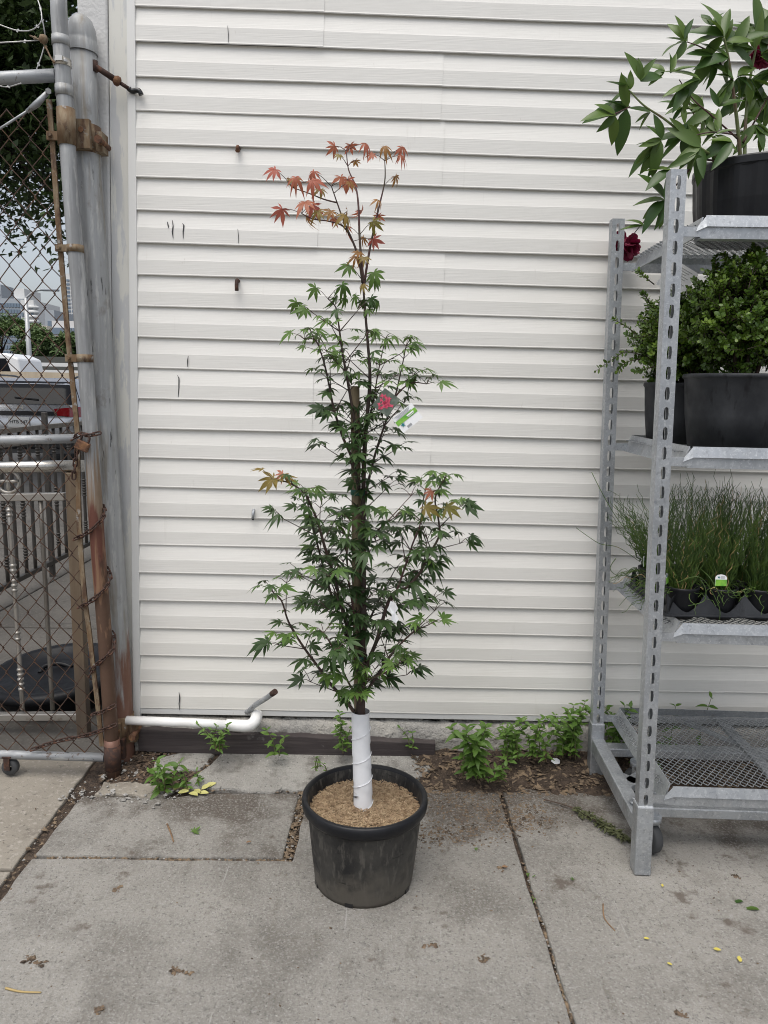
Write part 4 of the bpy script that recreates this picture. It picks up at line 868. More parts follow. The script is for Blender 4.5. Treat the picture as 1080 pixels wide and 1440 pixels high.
for bi, (px, d0, d1, r0) in enumerate(BR):
    n = len(px); pts = [at(x, y, MY+lerp(d0, d1, i/(n-1))) for i, (x, y) in enumerate(px)]
    P = spline(pts, 6); L = sum((P[i+1]-P[i]).length for i in range(len(P)-1))
    bm = MB(); bm.tube(P, taper(r0, max(.0011, r0*.28), len(P)), 7)
    acc = 0; nxt = {0: .34, 11: .10, 12: .10, 16: .10}.get(bi, .035); k = 0; tot = 0
    for i in range(len(P)-1):
        s_ = (P[i+1]-P[i]); acc += s_.length; tot += s_.length
        if acc >= nxt:
            acc = 0; u = tot/L; q = P[i+1]; t = s_.normalized(); z = q.z
            top = z > 1.52
            nxt = lr.uniform(.022, .038) if not top else lr.uniform(.038, .066)
            if bi == 0: nxt = lr.uniform(.026, .042)
            k += 1; az = k*R(90)+lr.uniform(-.5, .5)
            side = V((math.cos(az), math.sin(az), 0)); side = (side-t*side.dot(t)).normalized()
            for sg in (1, -1):
                if lr.random() < (.08 if not top else .36): continue
                if z > 1.70: key = lr.choice(['leaf_red', 'leaf_orange', 'leaf_orange', 'leaf_orange', 'leaf_orange', 'leaf_olive', 'leaf_olive'])
                elif z > 1.615: key = lr.choice(['leaf_orange', 'leaf_olive', 'leaf_olive'])
                elif z > 1.52: key = lr.choice(['leaf_olive', 'leaf_mid', 'leaf_mid'])
                elif z > 1.36: key = lr.choice(['leaf_mid', 'leaf_mid', 'leaf_dark'])
                else: key = lr.choice(['leaf_dark', 'leaf_dark', 'leaf_dark', 'leaf_mid' if u > .6 else 'leaf_dark'])
                if bi in (14, 19, 23, 24) and lr.random() < .35: key = 'leaf_mid'
                out = side*sg+V((px[-1][0]-px[0][0], 0, 0))*.004
                size = lr.uniform(.031, .051)*(.80 if u > .8 else 1.06)*(.86 if z > 1.33 else 1.0)*(.84 if z > 1.62 else 1)
                put_leaf(q, t, out, size, key, bm)
                if bi not in (1, 2, 3, 4, 5) and lr.random() < .44 and u < .85 and z < 1.5:      # a short side shoot with two more leaves
                    e1 = q+(side*sg*.8+t*.7).normalized()*lr.uniform(.035, .10); bm.tube([q, e1], [.0016, .0009], 5, cap=False)
                    for s2 in (1, -1, 0): put_leaf(e1, t, side*sg+V((s2*.9, lr.uniform(-.6, .2), 0)), size*lr.uniform(.7, 1.), key, bm)
    # tip leaves
    q = P[-1]; z = q.z; key = 'leaf_red' if z > 1.75 else 'leaf_orange' if z > 1.66 else 'leaf_mid'
    if bi == 2: key = 'leaf_red'
    if bi == 3: key = 'leaf_red'
    if bi == 11: key = 'leaf_olive'
    if bi == 16: key = 'leaf_mid'
    for s2 in (-1, 1, 0): put_leaf(q, None, V((s2 or .1, lr.uniform(-.6, .3), 0)), lr.uniform(.024, .034) if bi in (4, 5) else lr.uniform(.034, .044), key, bm)
    bm.build('branch', M['bark'] if r0 > .0034 else M['twig'], maple)
# a few reddish new leaves among the green
for (x, y, k, s_) in ((398, 666, 'leaf_red', .028), (607, 690, 'leaf_red', .028), (598, 712, 'leaf_olive', .048), (628, 712, 'leaf_olive', .045), (385, 672, 'leaf_olive', .05)):
    LEAVES.append((ML[k][1], orient(at(x, y, MY-.09), V((lr.uniform(-1, 1), -.3, -.5)), V((0, -.9, .6)), s_), 1))
LEAVES.sort(key=lambda l: -l[2])
for me, mx, _ in LEAVES[:298]: inst('leaf', me, maple, mx)
jm = MB(); jk = []
for me, mx, _ in LEAVES[298:]:              # the smallest, furthest leaves
    k = me.materials[0]
    if k not in jk: jk.append(k)
    jm.add([mx @ v.co for v in me.vertices], [list(p.vertices) for p in me.polygons], True, jk.index(k))
if jm.v: tag(jm.build('small_leaves', jk, maple), kind='stuff')

# plant tags
def flat_card(name, c_, w_, h_, ang, tilt, m, parent=None, z=0., yaw=0.):
    """thin card facing the camera side (-Y), turned in its plane; returns object and its matrix"""
    Mx = Matrix.Translation(c_) @ Matrix.Rotation(yaw, 4, 'Z') @ Matrix.Rotation(ang, 4, 'Y') @ Matrix.Rotation(tilt, 4, 'X')
    b = MB(); b.box((0, 0, 0), (w_, .0009, h_)); b.v = [Mx @ p for p in b.v]
    return b.build(name, M[m], parent, loc=None if parent else c_), Mx
def onface(Mx, par, name, m, polys, lift=.0009):
    b = MB()
    for poly in polys: b.prism([Mx @ V((x, -lift, z)) for x, z in poly], Mx.to_3x3() @ V((0, -.0004, 0)))
    return b.build(name, M[m], par, fix=True)
def rect(x, z, w_, h_): return [(x-w_/2, z-h_/2), (x+w_/2, z-h_/2), (x+w_/2, z+h_/2), (x-w_/2, z+h_/2)]
c_ = at(543, 566, MY-.11); o, Mx = flat_card('plant_tag', c_, .046, .052, R(35), R(-8), 'tag_photo')
tag(o, 'dark photo tag picturing pink leaves hanging in the maple', 'plant tag')
r_ = random.Random(3); onface(Mx, o, 'picture', 'tag_pink', [[(x+.006*math.cos(a)*q, z+.006*math.sin(a)*q) for a, q in [(R(40*i+x*9000), 1 if i % 2 else .45) for i in range(9)]] for x, z in [(r_.gauss(0, .008), r_.gauss(0, .009)) for _ in range(22)]])
c_ = at(573, 588, MY-.105); o, Mx = flat_card('plant_tag', c_, .060, .044, R(-40), R(-6), 'tag_white')
tag(o, 'white and green care tag with fine print hanging in the maple', 'plant tag')
onface(Mx, o, 'green_band', 'tag_green', [rect(.0, .004, .0595, .012)])
onface(Mx, o, 'fine_print', 'ink_grey', [rect(-.002, .0195-.0026*i, .045-.006*(i % 3), .0009) for i in range(4)])
onface(Mx, o, 'white_print', 'tag_white', [rect(.012, .005, .020, .0035), rect(.012, .0010, .016, .0016)], .0016)
onface(Mx, o, 'teal_star', 'tag_teal', [[(-.018+.0065*q*math.cos(a), -.006+.0065*q*math.sin(a)) for a, q in [(R(36*i+90), 1 if i % 2 == 0 else .4) for i in range(10)]]], .0018)
onface(Mx, o, 'barcode', 'ink_grey', [rect(-.012+.0016*i, -.0165, .0008+.0004*(i % 2), .006) for i in range(8)])
c_ = at(553, 862, MY-.14); b = MB(); r_ = random.Random(5)
Q = [at(x, y, MY-.14+r_.uniform(-.01, .01)) for x, y in ((549, 845), (556, 848), (560, 856), (556, 862), (561, 870), (557, 877), (550, 872), (551, 864), (544, 858), (547, 852))]
b.prism(Q, V((0, .001, 0))); tag(b.build('paper_tag', M['tag_white'], loc=c_, fix=True), 'crumpled white paper tag low in the right branches of the maple', 'paper tag')

# ------------------------------------------------------------------ galvanised plant trolley
TF = V((.757, 1.962, 0)); TROT, TTILT = .0278, -.0266
TB = V((math.sin(TROT), math.cos(TROT), 0)); TR = V((math.cos(TROT), -math.sin(TROT), 0))
def T(lx, ly, z): return TF+TR*lx+TB*ly+V((TTILT*z, 0, z))      # posts lean a little, shelves stay level
TW, TD = 1.30, .530
trolley = empty('plant_trolley', TF, 'galvanised steel plant trolley with slotted posts and four shelves', 'trolley')
def tbox(b, x0, x1, y0, y1, z0, z1):
    b.hexa([T(x0, y0, z0), T(x1, y0, z0), T(x1, y1, z0), T(x0, y1, z0), T(x0, y0, z1), T(x1, y0, z1), T(x1, y1, z1), T(x0, y1, z1)])
def tpoly(b, pts, x0, x1):               # profile in (ly, z) swept along lx
    n = len(pts); b.add([T(x0, y, z) for y, z in pts]+[T(x1, y, z) for y, z in pts], [list(range(n)), list(range(n, 2*n))[::-1]]+[(i, n+i, n+(i+1) % n, (i+1) % n) for i in range(n)])
PWX, PWY, THK, PITCHS = .0195, .018, .0028, .0512
def tpost(cx, cy, name='post'):
    b = MB(); z = .205; f = cy-PWY; g = f+THK
    def cell(z0, z1, hole):
        o = [(cx-PWX, z0), (cx+PWX, z0), (cx+PWX, z1), (cx-PWX, z1)]
        if not hole: b.add([T(x, f, q) for x, q in o], [(0, 1, 2, 3)]); return
        zc = (z0+z1)/2; hw, hh = .0066, .0168; h = []
        for k in range(8): a = R(225+45*k); h.append((cx+hw*math.cos(a), zc+(hh-hw)*(1 if math.sin(a) > .01 else -1 if math.sin(a) < -.01 else 0)+hw*math.sin(a)))
        ang = [225, 270, 315, 0, 45, 90, 135, 180]
        om = [o[0], (cx, z0), o[1], (cx+PWX, zc), o[2], (cx, z1), o[3], (cx-PWX, zc)]
        b.add([T(x, f, q) for x, q in om]+[T(x, f, q) for x, q in h]+[T(x, g, q) for x, q in h], [(i, (i+1) % 8, 8+(i+1) % 8, 8+i) for i in range(8)]+[(8+i, 8+(i+1) % 8, 16+(i+1) % 8, 16+i) for i in range(8)])
    while z+PITCHS < 1.9: cell(z, z+PITCHS, True); z += PITCHS
    cell(z, 1.9, False); cell(.14, .205, False)
    for s_ in (-1, 1): tbox(b, cx+s_*PWX-(THK if s_ > 0 else 0), cx+s_*PWX+(THK if s_ < 0 else 0), f+.0003, cy+PWY, .14, 1.9)
    tbox(b, cx-PWX+THK, cx-.010, cy+PWY-THK, cy+PWY, .14, 1.9); tbox(b, cx+.010, cx+PWX-THK, cy+PWY-THK, cy+PWY, .14, 1.9)
    return b.build(name, M['galv'], trolley, fix=False)
for cx in (0, TW):
    for cy in (0, TD):
        tpost(cx, cy)
        b = MB(); s_ = .0235; tbox(b, cx-s_, cx+s_, cy-s_, cy+s_, .002, .213); b.build('foot_sleeve', M['galv'], trolley, bevel=.004, fix=True)
def tube_box(a, c2, w_, h_):
    d = (c2-a).normalized(); x = d.cross(V((0, 0, 1))).normalized()*w_/2; z = V((0, 0, h_/2)); b = MB()
    b.hexa([a-x-z, a+x-z, c2+x-z, c2-x-z, a-x+z, a+x+z, c2+x+z, c2-x+z]); return b
for cx in (0, TW):
    b = tube_box(T(cx, .022, .135), T(cx, TD-.022, .135), .044, .050); b.build('end_beam', M['galv'], trolley, bevel=.004, fix=True)
for cy in (.10, TD-.06):
    b = tube_box(T(.02, cy+.02, .128), T(TW-.02, cy+.02, .128), .05, .030); b.build('cross_beam', M['galv'], trolley, bevel=.003, fix=True)
for (x0, y0, x1, y1) in ((.02, .24, .15, .37), (.02, .30, .15, .17)):
    b = tube_box(T(x0, y0, .125), T(x1, y1, .125), .04, .024); b.build('corner_brace', M['galv'], trolley, bevel=.003, fix=True)
c_ = T(0, .085, .163); b = MB(); b.tube([c_, c_+V((0, 0, .006))], .013, 6); b.tube([c_+V((0, 0, .006)), c_+V((0, 0, .018))], .007, 8); b.build('bolt', M['galv'], trolley)
# casters
for (lx, ly, rz) in ((.055, .10, 20), (.12, TD-.10, 70), (TW-.1, .10, 100), (TW-.1, TD-.10, 10)):
    c_ = T(lx, ly, .0); c_.z = .048; Rm = Matrix.Rotation(R(rz), 3, 'Z') @ Matrix.Rotation(R(90), 3, 'Y')
    b = MB(); b.lathe([(.026, -.014), (.043, -.015), (.048, -.009), (.048, .009), (.043, .015), (.026, .014)], c_, 28, Rm); wh = b.build('caster', M['rubber'], trolley)
    b = MB(); b.lathe([(0, -.015), (.023, -.016), (.027, -.010), (.027, .010), (.023, .016), (0, .015)], c_, 20, Rm); b.build('wheel_hub', M['stone'], wh)
    b = MB(); Z = Matrix.Rotation(R(rz), 3, 'Z')
    for s_ in (-1, 1): b.box(c_+Z @ V((s_*.024, .006, .022)), (.004, .032, .075), Z)
    b.tube([c_+V((0, 0, .052)), c_+V((0, 0, .070))], .030, 20); b.tube([c_+Z @ V((-.03, 0, 0)), c_+Z @ V((.03, 0, 0))], .007, 8); b.build('fork', M['galv'], wh, fix=True)
# shelves
def strand_mesh():
    b = MB(); dx = .0105; n = int((TW-.09)/dx); m_ = 35; dy = (TD-.07)/m_
    for i in range(n):
        P = [V((.045+dx*i+(dx*.44 if (i+j) % 2 else -dx*.44)+dx*.5, .035+dy*j, 0)) for j in range(m_+1)]
        b.tube(P, .0014, 4, cap=False)
    return b
sm = strand_mesh()
def shelf(zf, label=None, lip=.030, dz=0.):
    root = MB(); x0, x1 = .052, TW-.052
    y0 = -.012; y1 = TD+.012; zt = zf
    # front flange: upper leaf leaning out, lower leaf set back
    tpoly(root, [(y0-.002, zt-.018), (y0+.005, zt+.010), (y0+.0075, zt+.010), (y0+.002, zt-.019)], x0+.025, x1-.025)
    tpoly(root, [(y0+.004, zt-.046), (y0+.004, zt-.0195), (y0+.007, zt-.0195), (y0+.007, zt-.046)], x0+.012, x1-.012)
    tpoly(root, [(y0+.007, zt-.046), (y0+.007, zt-.043), (y0+.035, zt-.043), (y0+.035, zt-.046)], x0+.012, x1-.012)
    for s_, xx in ((0, x0), (1, x1)):           # mitred corner pieces
        xa = xx+(.027 if s_ == 0 else -.027)
        root.add([T(xx, y0+.001, zt-.030), T(xa, y0-.002, zt-.018), T(xa, y0+.005, zt+.010), T(xx+(.004 if s_ == 0 else -.004), y0+.003, zt-.018)], [(0, 1, 2, 3)])
    o = root.build('shelf', M['galv'], trolley, fix=True)
    b = MB(); tpoly(b, [(y1-.014, zt+.010), (y1+.002, zt-.018), (y1-.003, zt-.019), (y1-.0165, zt+.010)], x0+.025, x1-.025); tpoly(b, [(y1-.007, zt-.046), (y1-.007, zt-.0195), (y1-.004, zt-.0195), (y1-.004, zt-.046)], x0+.012, x1-.012); b.build('back_flange', M['galv'], o, fix=True)
    for xx, s_ in ((x0, 1), (x1, -1)):
        b = MB(); b.hexa([T(xx, y0+.012, zt-.044), T(xx+s_*.004, y0+.012, zt-.044), T(xx+s_*.004, y1-.012, zt-.044), T(xx, y1-.012, zt-.044), T(xx+s_*.022, y0+.022, zt+.009), T(xx+s_*.025, y0+.022, zt+.009), T(xx+s_*.025, y1-.022, zt+.009), T(xx+s_*.022, y1-.022, zt+.009)]); b.build('side_flange', M['galv'], o, fix=True)
        for yy in (0, TD):                      # hook-in tongues
            b = MB(); tbox(b, min(xx, xx-s_*.040), max(xx, xx-s_*.040)+.03*s_*(s_ > 0), yy-.0085, yy-.0035, zt-.042, zt-.018); b.build('tongue', M['galv'], o, fix=True)
    for xc in (.40, .86):
        b = MB(); tbox(b, xc, xc+.035, .02, TD-.02, zt-.022, zt-.012); b.build('deck_bar', M['galv'], o, fix=True)
    d = MB(); d.v = [T(p.x, p.y, zt-.006+p.z) for p in sm.v]; d.f = sm.f; d.sm = sm.sm; d.mi = sm.mi; tag(d.build('mesh_deck', M['galv'], o), kind='stuff')
    return o
SZ = [.259, .735, 1.212, 1.786]
for z in SZ: shelf(z)
# long diagonal bar under the lowest deck
b = tube_box(T(.30, .50, .235), T(.62, .02, .235), .03, .006); b.build('diagonal_bar', M['galv'], trolley, fix=True)

# ------------------------------------------------------------------ peony in a black pot on the top shelf
def ppot(c_, r0, r1, h, m, name, label, ribs=0, soil=True, rimh=.022):
    e = empty(name, c_, label, 'plant pot'); b = MB()
    n = 72; prof = [(0, .002), (r0*.9, .002), (r0, 0), (lerp(r0, r1, .5), h*.45), (r1*.965, h-rimh-.004), (r1*.985, h-rimh), (r1, h-rimh+.002), (r1, h-.004), (r1*.985, h), (r1*.955, h), (r1*.94, h-.006), (r1*.90, h*.6), (r1*.86, h*.55), (0, h*.55)]
    vs = []
    for i, (rr, z) in enumerate(prof):
        for j in range(n):
            a = 2*math.pi*j/n; q = rr
            if ribs and 2 <= i <= 4: q = rr+(.0030 if (j*ribs//n) % 2 else 0)
            vs.append(V(c_)+V((q*math.cos(a), q*math.sin(a), z)))
    b.add(vs, [(i*n+j, i*n+(j+1) % n, (i+1)*n+(j+1) % n, (i+1)*n+j) for i in range(len(prof)-1) for j in range(n)], not ribs)
    b.build('body', M[m], e)
    if not ribs:
        pass
    if soil:
        b = MB(); nr = 6; vs = [V(c_)+V((0, 0, h*.82))]
        for i in range(1, nr+1):
            for j in range(36): a = 2*math.pi*j/36; vs.append(V(c_)+V((r1*.93*i/nr*math.cos(a), r1*.93*i/nr*math.sin(a), h*.82+rng.uniform(-.004, .004))))
        b.add(vs, [(0, 1+j, 1+(j+1) % 36) for j in range(36)]+[(1+(i-1)*36+j, 1+i*36+j, 1+i*36+(j+1) % 36, 1+(i-1)*36+(j+1) % 36) for i in range(1, nr) for j in range(36)], True); b.build('potting_soil', M['soil'], e)
    return e
pz = SZ[3]-.003; pc = T(.30, .225, pz); pr = at(1066, 240, pc.y); pc.x = pr.x
htop = at(1066, 211, pc.y-.165).z-pz
ppot(pc, .145, .168, htop, 'plastic', 'nursery_pot', 'glossy black ribbed pot with the peony on the top shelf', ribs=34)
py0 = pc.y
peony = empty('peony_plant', pc+V((0, 0, htop*.8)), 'leafy peony with dark red blooms in the pot on the top shelf', 'plant')
PL = [blade_leaf(M['peony_leaf'], .35, .22, .16, 1), blade_leaf(M['peony_leaf'], .41, .42, .14, 2), blade_leaf(M['peony_leaf'], .30, .1, .26, 3)]
prg = random.Random(9)
def pstem(pts, r0=.0042, m='twig_green'):
    P = spline([at(x, y, py0+dy) for x, y, dy in pts], 6); b = MB(); b.tube(P, taper(r0, r0*.45, len(P)), 7); b.build('stem', M[m], peony); return P
pstem([(1042, 232, -.02), (1037, 175, -.03), (1030, 120, -.04), (1024, 80, -.05), (1018, 52, -.06)], .0058)
pstem([(1047, 232, .0), (1049, 165, .01), (1056, 105, .02), (1066, 55, .02)], .0055)
pstem([(1030, 232, -.06), (990, 212, -.10), (962, 190, -.12), (935, 168, -.13), (905, 148, -.14), (886, 128, -.14)], .0042)
pstem([(1028, 232, -.05), (985, 225, -.10), (960, 250, -.13), (925, 290, .02), (900, 318, .18), (886, 336, 2.54-py0)], .0028, 'twig')
pstem([(1037, 195, -.03), (1000, 162, -.08), (975, 140, -.10), (955, 112, -.11)], .0026, 'twig')
pstem([(1030, 112, -.04), (1003, 78, -.06), (985, 66, -.07), (966, 59, -.08)], .0026, 'twig')
pstem([(1045, 200, .0), (1078, 140, .03), (1100, 95, .03)], .003, 'twig')
pstem([(1037, 190, -.02), (1000, 186, -.10), (960, 195, -.12)], .0024, 'twig')
pstem([(1030, 232, .05), (1000, 190, .10), (975, 160, .12), (965, 130, .12)], .0028, 'twig_green')
pstem([(886, 150, -.14), (860, 162, -.15), (845, 165, -.15)], .0018, 'twig')
CL = [(883, 152, 185, 4, 52, -.14), (866, 163, 205, 3, 46, -.15), (886, 126, 165, 4, 34, -.14), (900, 114, 80, 3, 42, -.14), (966, 59, 175, 3, 42, -.08), (962, 55, 100, 1, 36, -.08), (942, 103, 60, 2, 40, -.11), (935, 100, 195, 2, 28, -.10),
      (985, 112, 185, 2, 56, -.14), (968, 120, 245, 2, 44, -.13), (915, 158, 200, 2, 34, -.13), (930, 196, 195, 4, 44, -.12), (925, 205, 225, 3, 46, -.11), (965, 190, 200, 3, 42, -.12), (985, 208, 205, 3, 48, -.14), (980, 215, 250, 2, 38, -.15),
      (936, 282, 190, 3, 46, -.10), (932, 284, 250, 2, 46, -.09), (945, 240, 205, 2, 40, -.12), (905, 318, 170, 1, 30, -.08),
      (1018, 52, 150, 4, 48, -.06), (1020, 58, 60, 3, 54, -.05), (1030, 65, 20, 2, 50, -.03), (1000, 36, 80, 3, 34, .0), (1066, 55, 70, 4, 60, .02), (1060, 70, 130, 3, 50, .0), (1070, 75, 20, 3, 48, .02), (1025, 82, 200, 3, 46, -.06), (1004, 78, 210, 3, 40, -.06),
      (1032, 112, 190, 3, 44, -.05), (1036, 108, 340, 3, 40, -.03), (1050, 108, 270, 3, 38, -.02), (1058, 112, 330, 3, 46, .02), (1062, 130, 240, 3, 42, .04), (1080, 138, 250, 4, 46, .03), (1095, 100, 150, 4, 50, .03), (1040, 140, 200, 2, 36, .02),
      (1010, 150, 70, 3, 34, -.06), (1000, 158, 250, 3, 34, -.06), (990, 150, 190, 3, 36, .10), (1008, 186, 150, 3, 34, -.08), (1005, 190, 330, 2, 40, -.10), (1062, 175, 300, 3, 42, .0), (1075, 185, 200, 3, 36, .03), (1030, 200, 190, 2, 44, -.12), (975, 160, 120, 3, 34, .12), (960, 150, 220, 3, 32, .12), (968, 175, 270, 2, 34, -.10), (1045, 85, 100, 2, 46, .06), (1085, 60, 110, 3, 60, .05)]
for (x, y, ang, n, lpx, dy) in CL:
    q = at(x, y, py0+dy)
    n += 1
    for k in range(n):
        a = R(ang+(k-(n-1)/2)*36+prg.uniform(-14, 14)); L = lpx*prg.uniform(.62, 1.12)/500.
        d = V((math.cos(a), prg.uniform(-.45, .35), math.sin(a))); inst('leaf', prg.choice(PL), peony, orient(q, d, V((prg.uniform(-.5, .5), -.75, .75)), L, prg.uniform(-.6, .6)))
def bloom(c_, r, parent, n=60, seed=1):
    r_ = random.Random(seed); pm = []
    for k in range(3):
        b = MB(); nn = 5
        for i in range(nn+1):
            u = i/nn; w_ = .5*math.sin(math.pi*(.12+.80*u))**.7
            b.v += [V((-w_, u, .25*u*u+.10)), V((0, u+.05*math.sin(k+i), .28*u*u)), V((w_, u, .25*u*u+.10+.05*(-1)**i))]
        for i in range(nn):
            for s_ in (0, 1): b.f.append([i*3+s_, i*3+s_+1, (i+1)*3+s_+1, (i+1)*3+s_]); b.sm.append(True); b.mi.append(0)
        pm.append(b.mesh('petal', M['petal']))
    for i in range(n):
        d = V((r_.gauss(0, 1), r_.gauss(0, 1), r_.gauss(0, 1))).normalized(); inst('petal', r_.choice(pm), parent, orient(V(c_)+d*r*r_.uniform(.05, .45), (d+V((r_.gauss(0, .5), r_.gauss(0, .5), r_.gauss(0, .5)))).normalized(), d, r*r_.uniform(.5, .75)))
bloom(at(880, 345, 2.545), .050, peony, 70, 4); bloom(at(1068, 78, py0+.12), .040, peony, 50, 5)

# ------------------------------------------------------------------ boxwoods on the second shelf
bz = SZ[2]-.003
def boxwood(pot_c, r0, r1, h, lab_pot, lab_bush, cc, rad, ntw, seed, sprigs=()):
    ppot(pot_c, r0, r1, h, 'plastic_grey', 'nursery_pot', lab_pot, rimh=.012)
    e = empty('boxwood_bush', pot_c+V((0, 0, h*.8)), lab_bush, 'bush', 'boxwoods on the trolley'); r_ = random.Random(seed)
    br = MB(); lv = MB(); cc = V(cc); base = pot_c+V((0, 0, h*.8))
    def leafy(P, nl, r=.0014):
        br.tube(P, taper(r, .0005, len(P)), 4, cap=False); n = len(P)
        for i in range(nl):
            u = .25+.75*i/nl; f = u*(n-1); i0 = min(int(f), n-2); p = lerp(P[i0], P[i0+1], f-i0); t = (P[i0+1]-P[i0]).normalized()
            az = i*R(90)+r_.uniform(-.4, .4); a = t.cross(V((.3, .2, 1))).normalized(); c2 = t.cross(a)
            for s_ in (1, -1):
                o = (a*math.cos(az)+c2*math.sin(az))*s_; d = (o+t*r_.uniform(.3, .9)+V((0, 0, .15))).normalized(); L = r_.uniform(.009, .0175); w_ = d.cross(t+V((r_.gauss(0, .3), 0, .3))).normalized()*L*.34; nn = d.cross(w_).normalized()*L*.06
                lv.add([p, p+d*L*.35+w_*.95, p+d*L*.75+w_*.85, p+d*L, p+d*L*.75-w_*.85, p+d*L*.35-w_*.95, p+d*L*.5-nn], [(0, 1, 6), (1, 2, 6), (2, 3, 6), (3, 4, 6), (4, 5, 6), (5, 0, 6)], True)
    for k in range(7):
        a = 2*math.pi*k/7; q = cc+V((math.cos(a)*rad[0]*.5, math.sin(a)*rad[1]*.5, r_.uniform(-.2, .4)*rad[2])); br.tube([base+V((math.cos(a)*.02, math.sin(a)*.02, -.03)), lerp(base, q, .5)+V((0, 0, .02)), q], [.006, .005, .002], 6)
    for k in range(ntw):
        d = V((r_.gauss(0, 1), r_.gauss(0, 1), r_.gauss(.15, 1))).normalized(); rr = r_.uniform(.62, 1.02); tip = cc+V((d.x*rad[0]*rr, d.y*rad[1]*rr, d.z*rad[2]*rr)); ln = r_.uniform(.05, .09)
        st = tip-(d+V((r_.gauss(0, .35), r_.gauss(0, .35), .5))).normalized()*ln; leafy([st, lerp(st, tip, .5)+V((r_.gauss(0, .004), 0, .003)), tip], r_.randint(7, 10))
    for s_ in sprigs: leafy(spline([at(*q) for q in s_], 4), 13, .002)
    br.build('branches', M['bark'], e); tag(lv.build('foliage', M['box_leaf'], e), kind='stuff')
    return e
c1 = T(.33, .17, bz); c1.x = at(1046, 530, c1.y).x; h1 = at(1046, 525, c1.y-.12).z-bz
boxwood(c1, .132, .160, h1, 'grey black pot with a boxwood at the front of the second shelf', 'dense dark green boxwood filling the right of the second shelf', (c1.x+.01, c1.y+.02, bz+h1+.165), (.20, .175, .185), 950, 3)
c2_ = T(.155, .40, bz); c2_.x = at(960, 540, c2_.y).x; h2 = at(960, 538, c2_.y-.08).z-bz
boxwood(c2_, .095, .115, h2, 'darker pot half hidden behind the slotted post on the second shelf', 'smaller boxwood with long stray twigs at the left of the second shelf', (c2_.x-.025, c2_.y-.02, bz+h2+.125), (.155, .14, .165), 640, 5,
        sprigs=([(905, 500, 2.33), (880, 495, 2.30), (862, 505, 2.28), (835, 524, 2.26)], [(905, 480, 2.34), (885, 462, 2.32), (868, 452, 2.31), (862, 448, 2.31)], [(900, 505, 2.30), (880, 510, 2.28), (868, 522, 2.27)], [(920, 440, 2.36), (910, 420, 2.34), (902, 412, 2.33)], [(920, 400, 2.36), (905, 388, 2.34), (896, 380, 2.33)], [(915, 470, 2.30), (895, 475, 2.28), (880, 470, 2.27)], [(920, 515, 2.28), (905, 520, 2.27), (893, 522, 2.26)]))
# folded paper sheet hanging under the top shelf
c_ = at(952, 392, 2.36); o, Mx = flat_card('paper_sheet', c_, .085, .10, R(32), R(-25), 'tag_white', yaw=R(-20)); tag(o, 'white printed paper sheet hanging under the top shelf behind the post', 'paper sheet'); onface(Mx, o, 'print_lines', 'ink_grey', [rect(-.002, .038-.008*i, .062-.012*(i % 3), .0016) for i in range(10)])

# ------------------------------------------------------------------ tray of corkscrew rush on the third shelf
tz = SZ[1]-.003; t0 = at(936, 868, 2.0); SPC = .1085; NC, NR = 4, 3
tx0, ty0 = t0.x, 2.0
tray = empty('pot_tray', V((tx0+.2, ty0+.15, tz)), 'dark grey plastic carry tray holding the rush pots on the third shelf', 'tray')
b = MB(); x1, y1 = tx0+SPC*NC+.014, ty0+SPC*NR+.014; zr = tz+.022
b.hexa([V((tx0-.002, ty0-.002, zr-.006)), V((x1+.002, ty0-.002, zr-.006)), V((x1+.002, y1+.002, zr-.006)), V((tx0-.002, y1+.002, zr-.006)), V((tx0-.002, ty0-.002, zr)), V((x1+.002, ty0-.002, zr)), V((x1+.002, y1+.002, zr)), V((tx0-.002, y1+.002, zr))]); b.build('rim', M['plastic_grey'], tray, bevel=.002, fix=True)
def scallop(p0, dirv, cells, inw):
    b = MB(); n = cells*16; top = []; bot = []
    for i in range(n+1):
        u = i/16; ph = abs((u % 1)-.5)*2; hh = .004+.052*max(0, ph)**1.6; q = p0+dirv*(i/n*SPC*cells)
        bot.append(q+V((0, 0, zr))); top.append(q+inw*hh*.28+V((0, 0, zr+hh)))
    k = n+1; b.add(bot+top+[p+inw*.003 for p in top]+[p+inw*.003 for p in bot], [(i, i+1, k+i+1, k+i) for i in range(n)]+[(k+i, k+i+1, 2*k+i+1, 2*k+i) for i in range(n)]+[(2*k+i, 2*k+i+1, 3*k+i+1, 3*k+i) for i in range(n)]); return b.build('scalloped_wall', M['plastic_grey'], tray, fix=True)
ox, oy = tx0+.007, ty0+.007
for j in range(NR+1): scallop(V((ox, oy+SPC*j-(.002 if j else 0), 0)), V((1, 0, 0)), NC, V((0, 1 if j == 0 else -1 if j == NR else .01, 0)))
scallop(V((ox, oy, 0)), V((0, 1, 0)), NR, V((1, 0, 0)))
rr_ = random.Random(17)
ordn = ['first', 'second', 'third', 'fourth']; rown = ['front', 'middle', 'back']
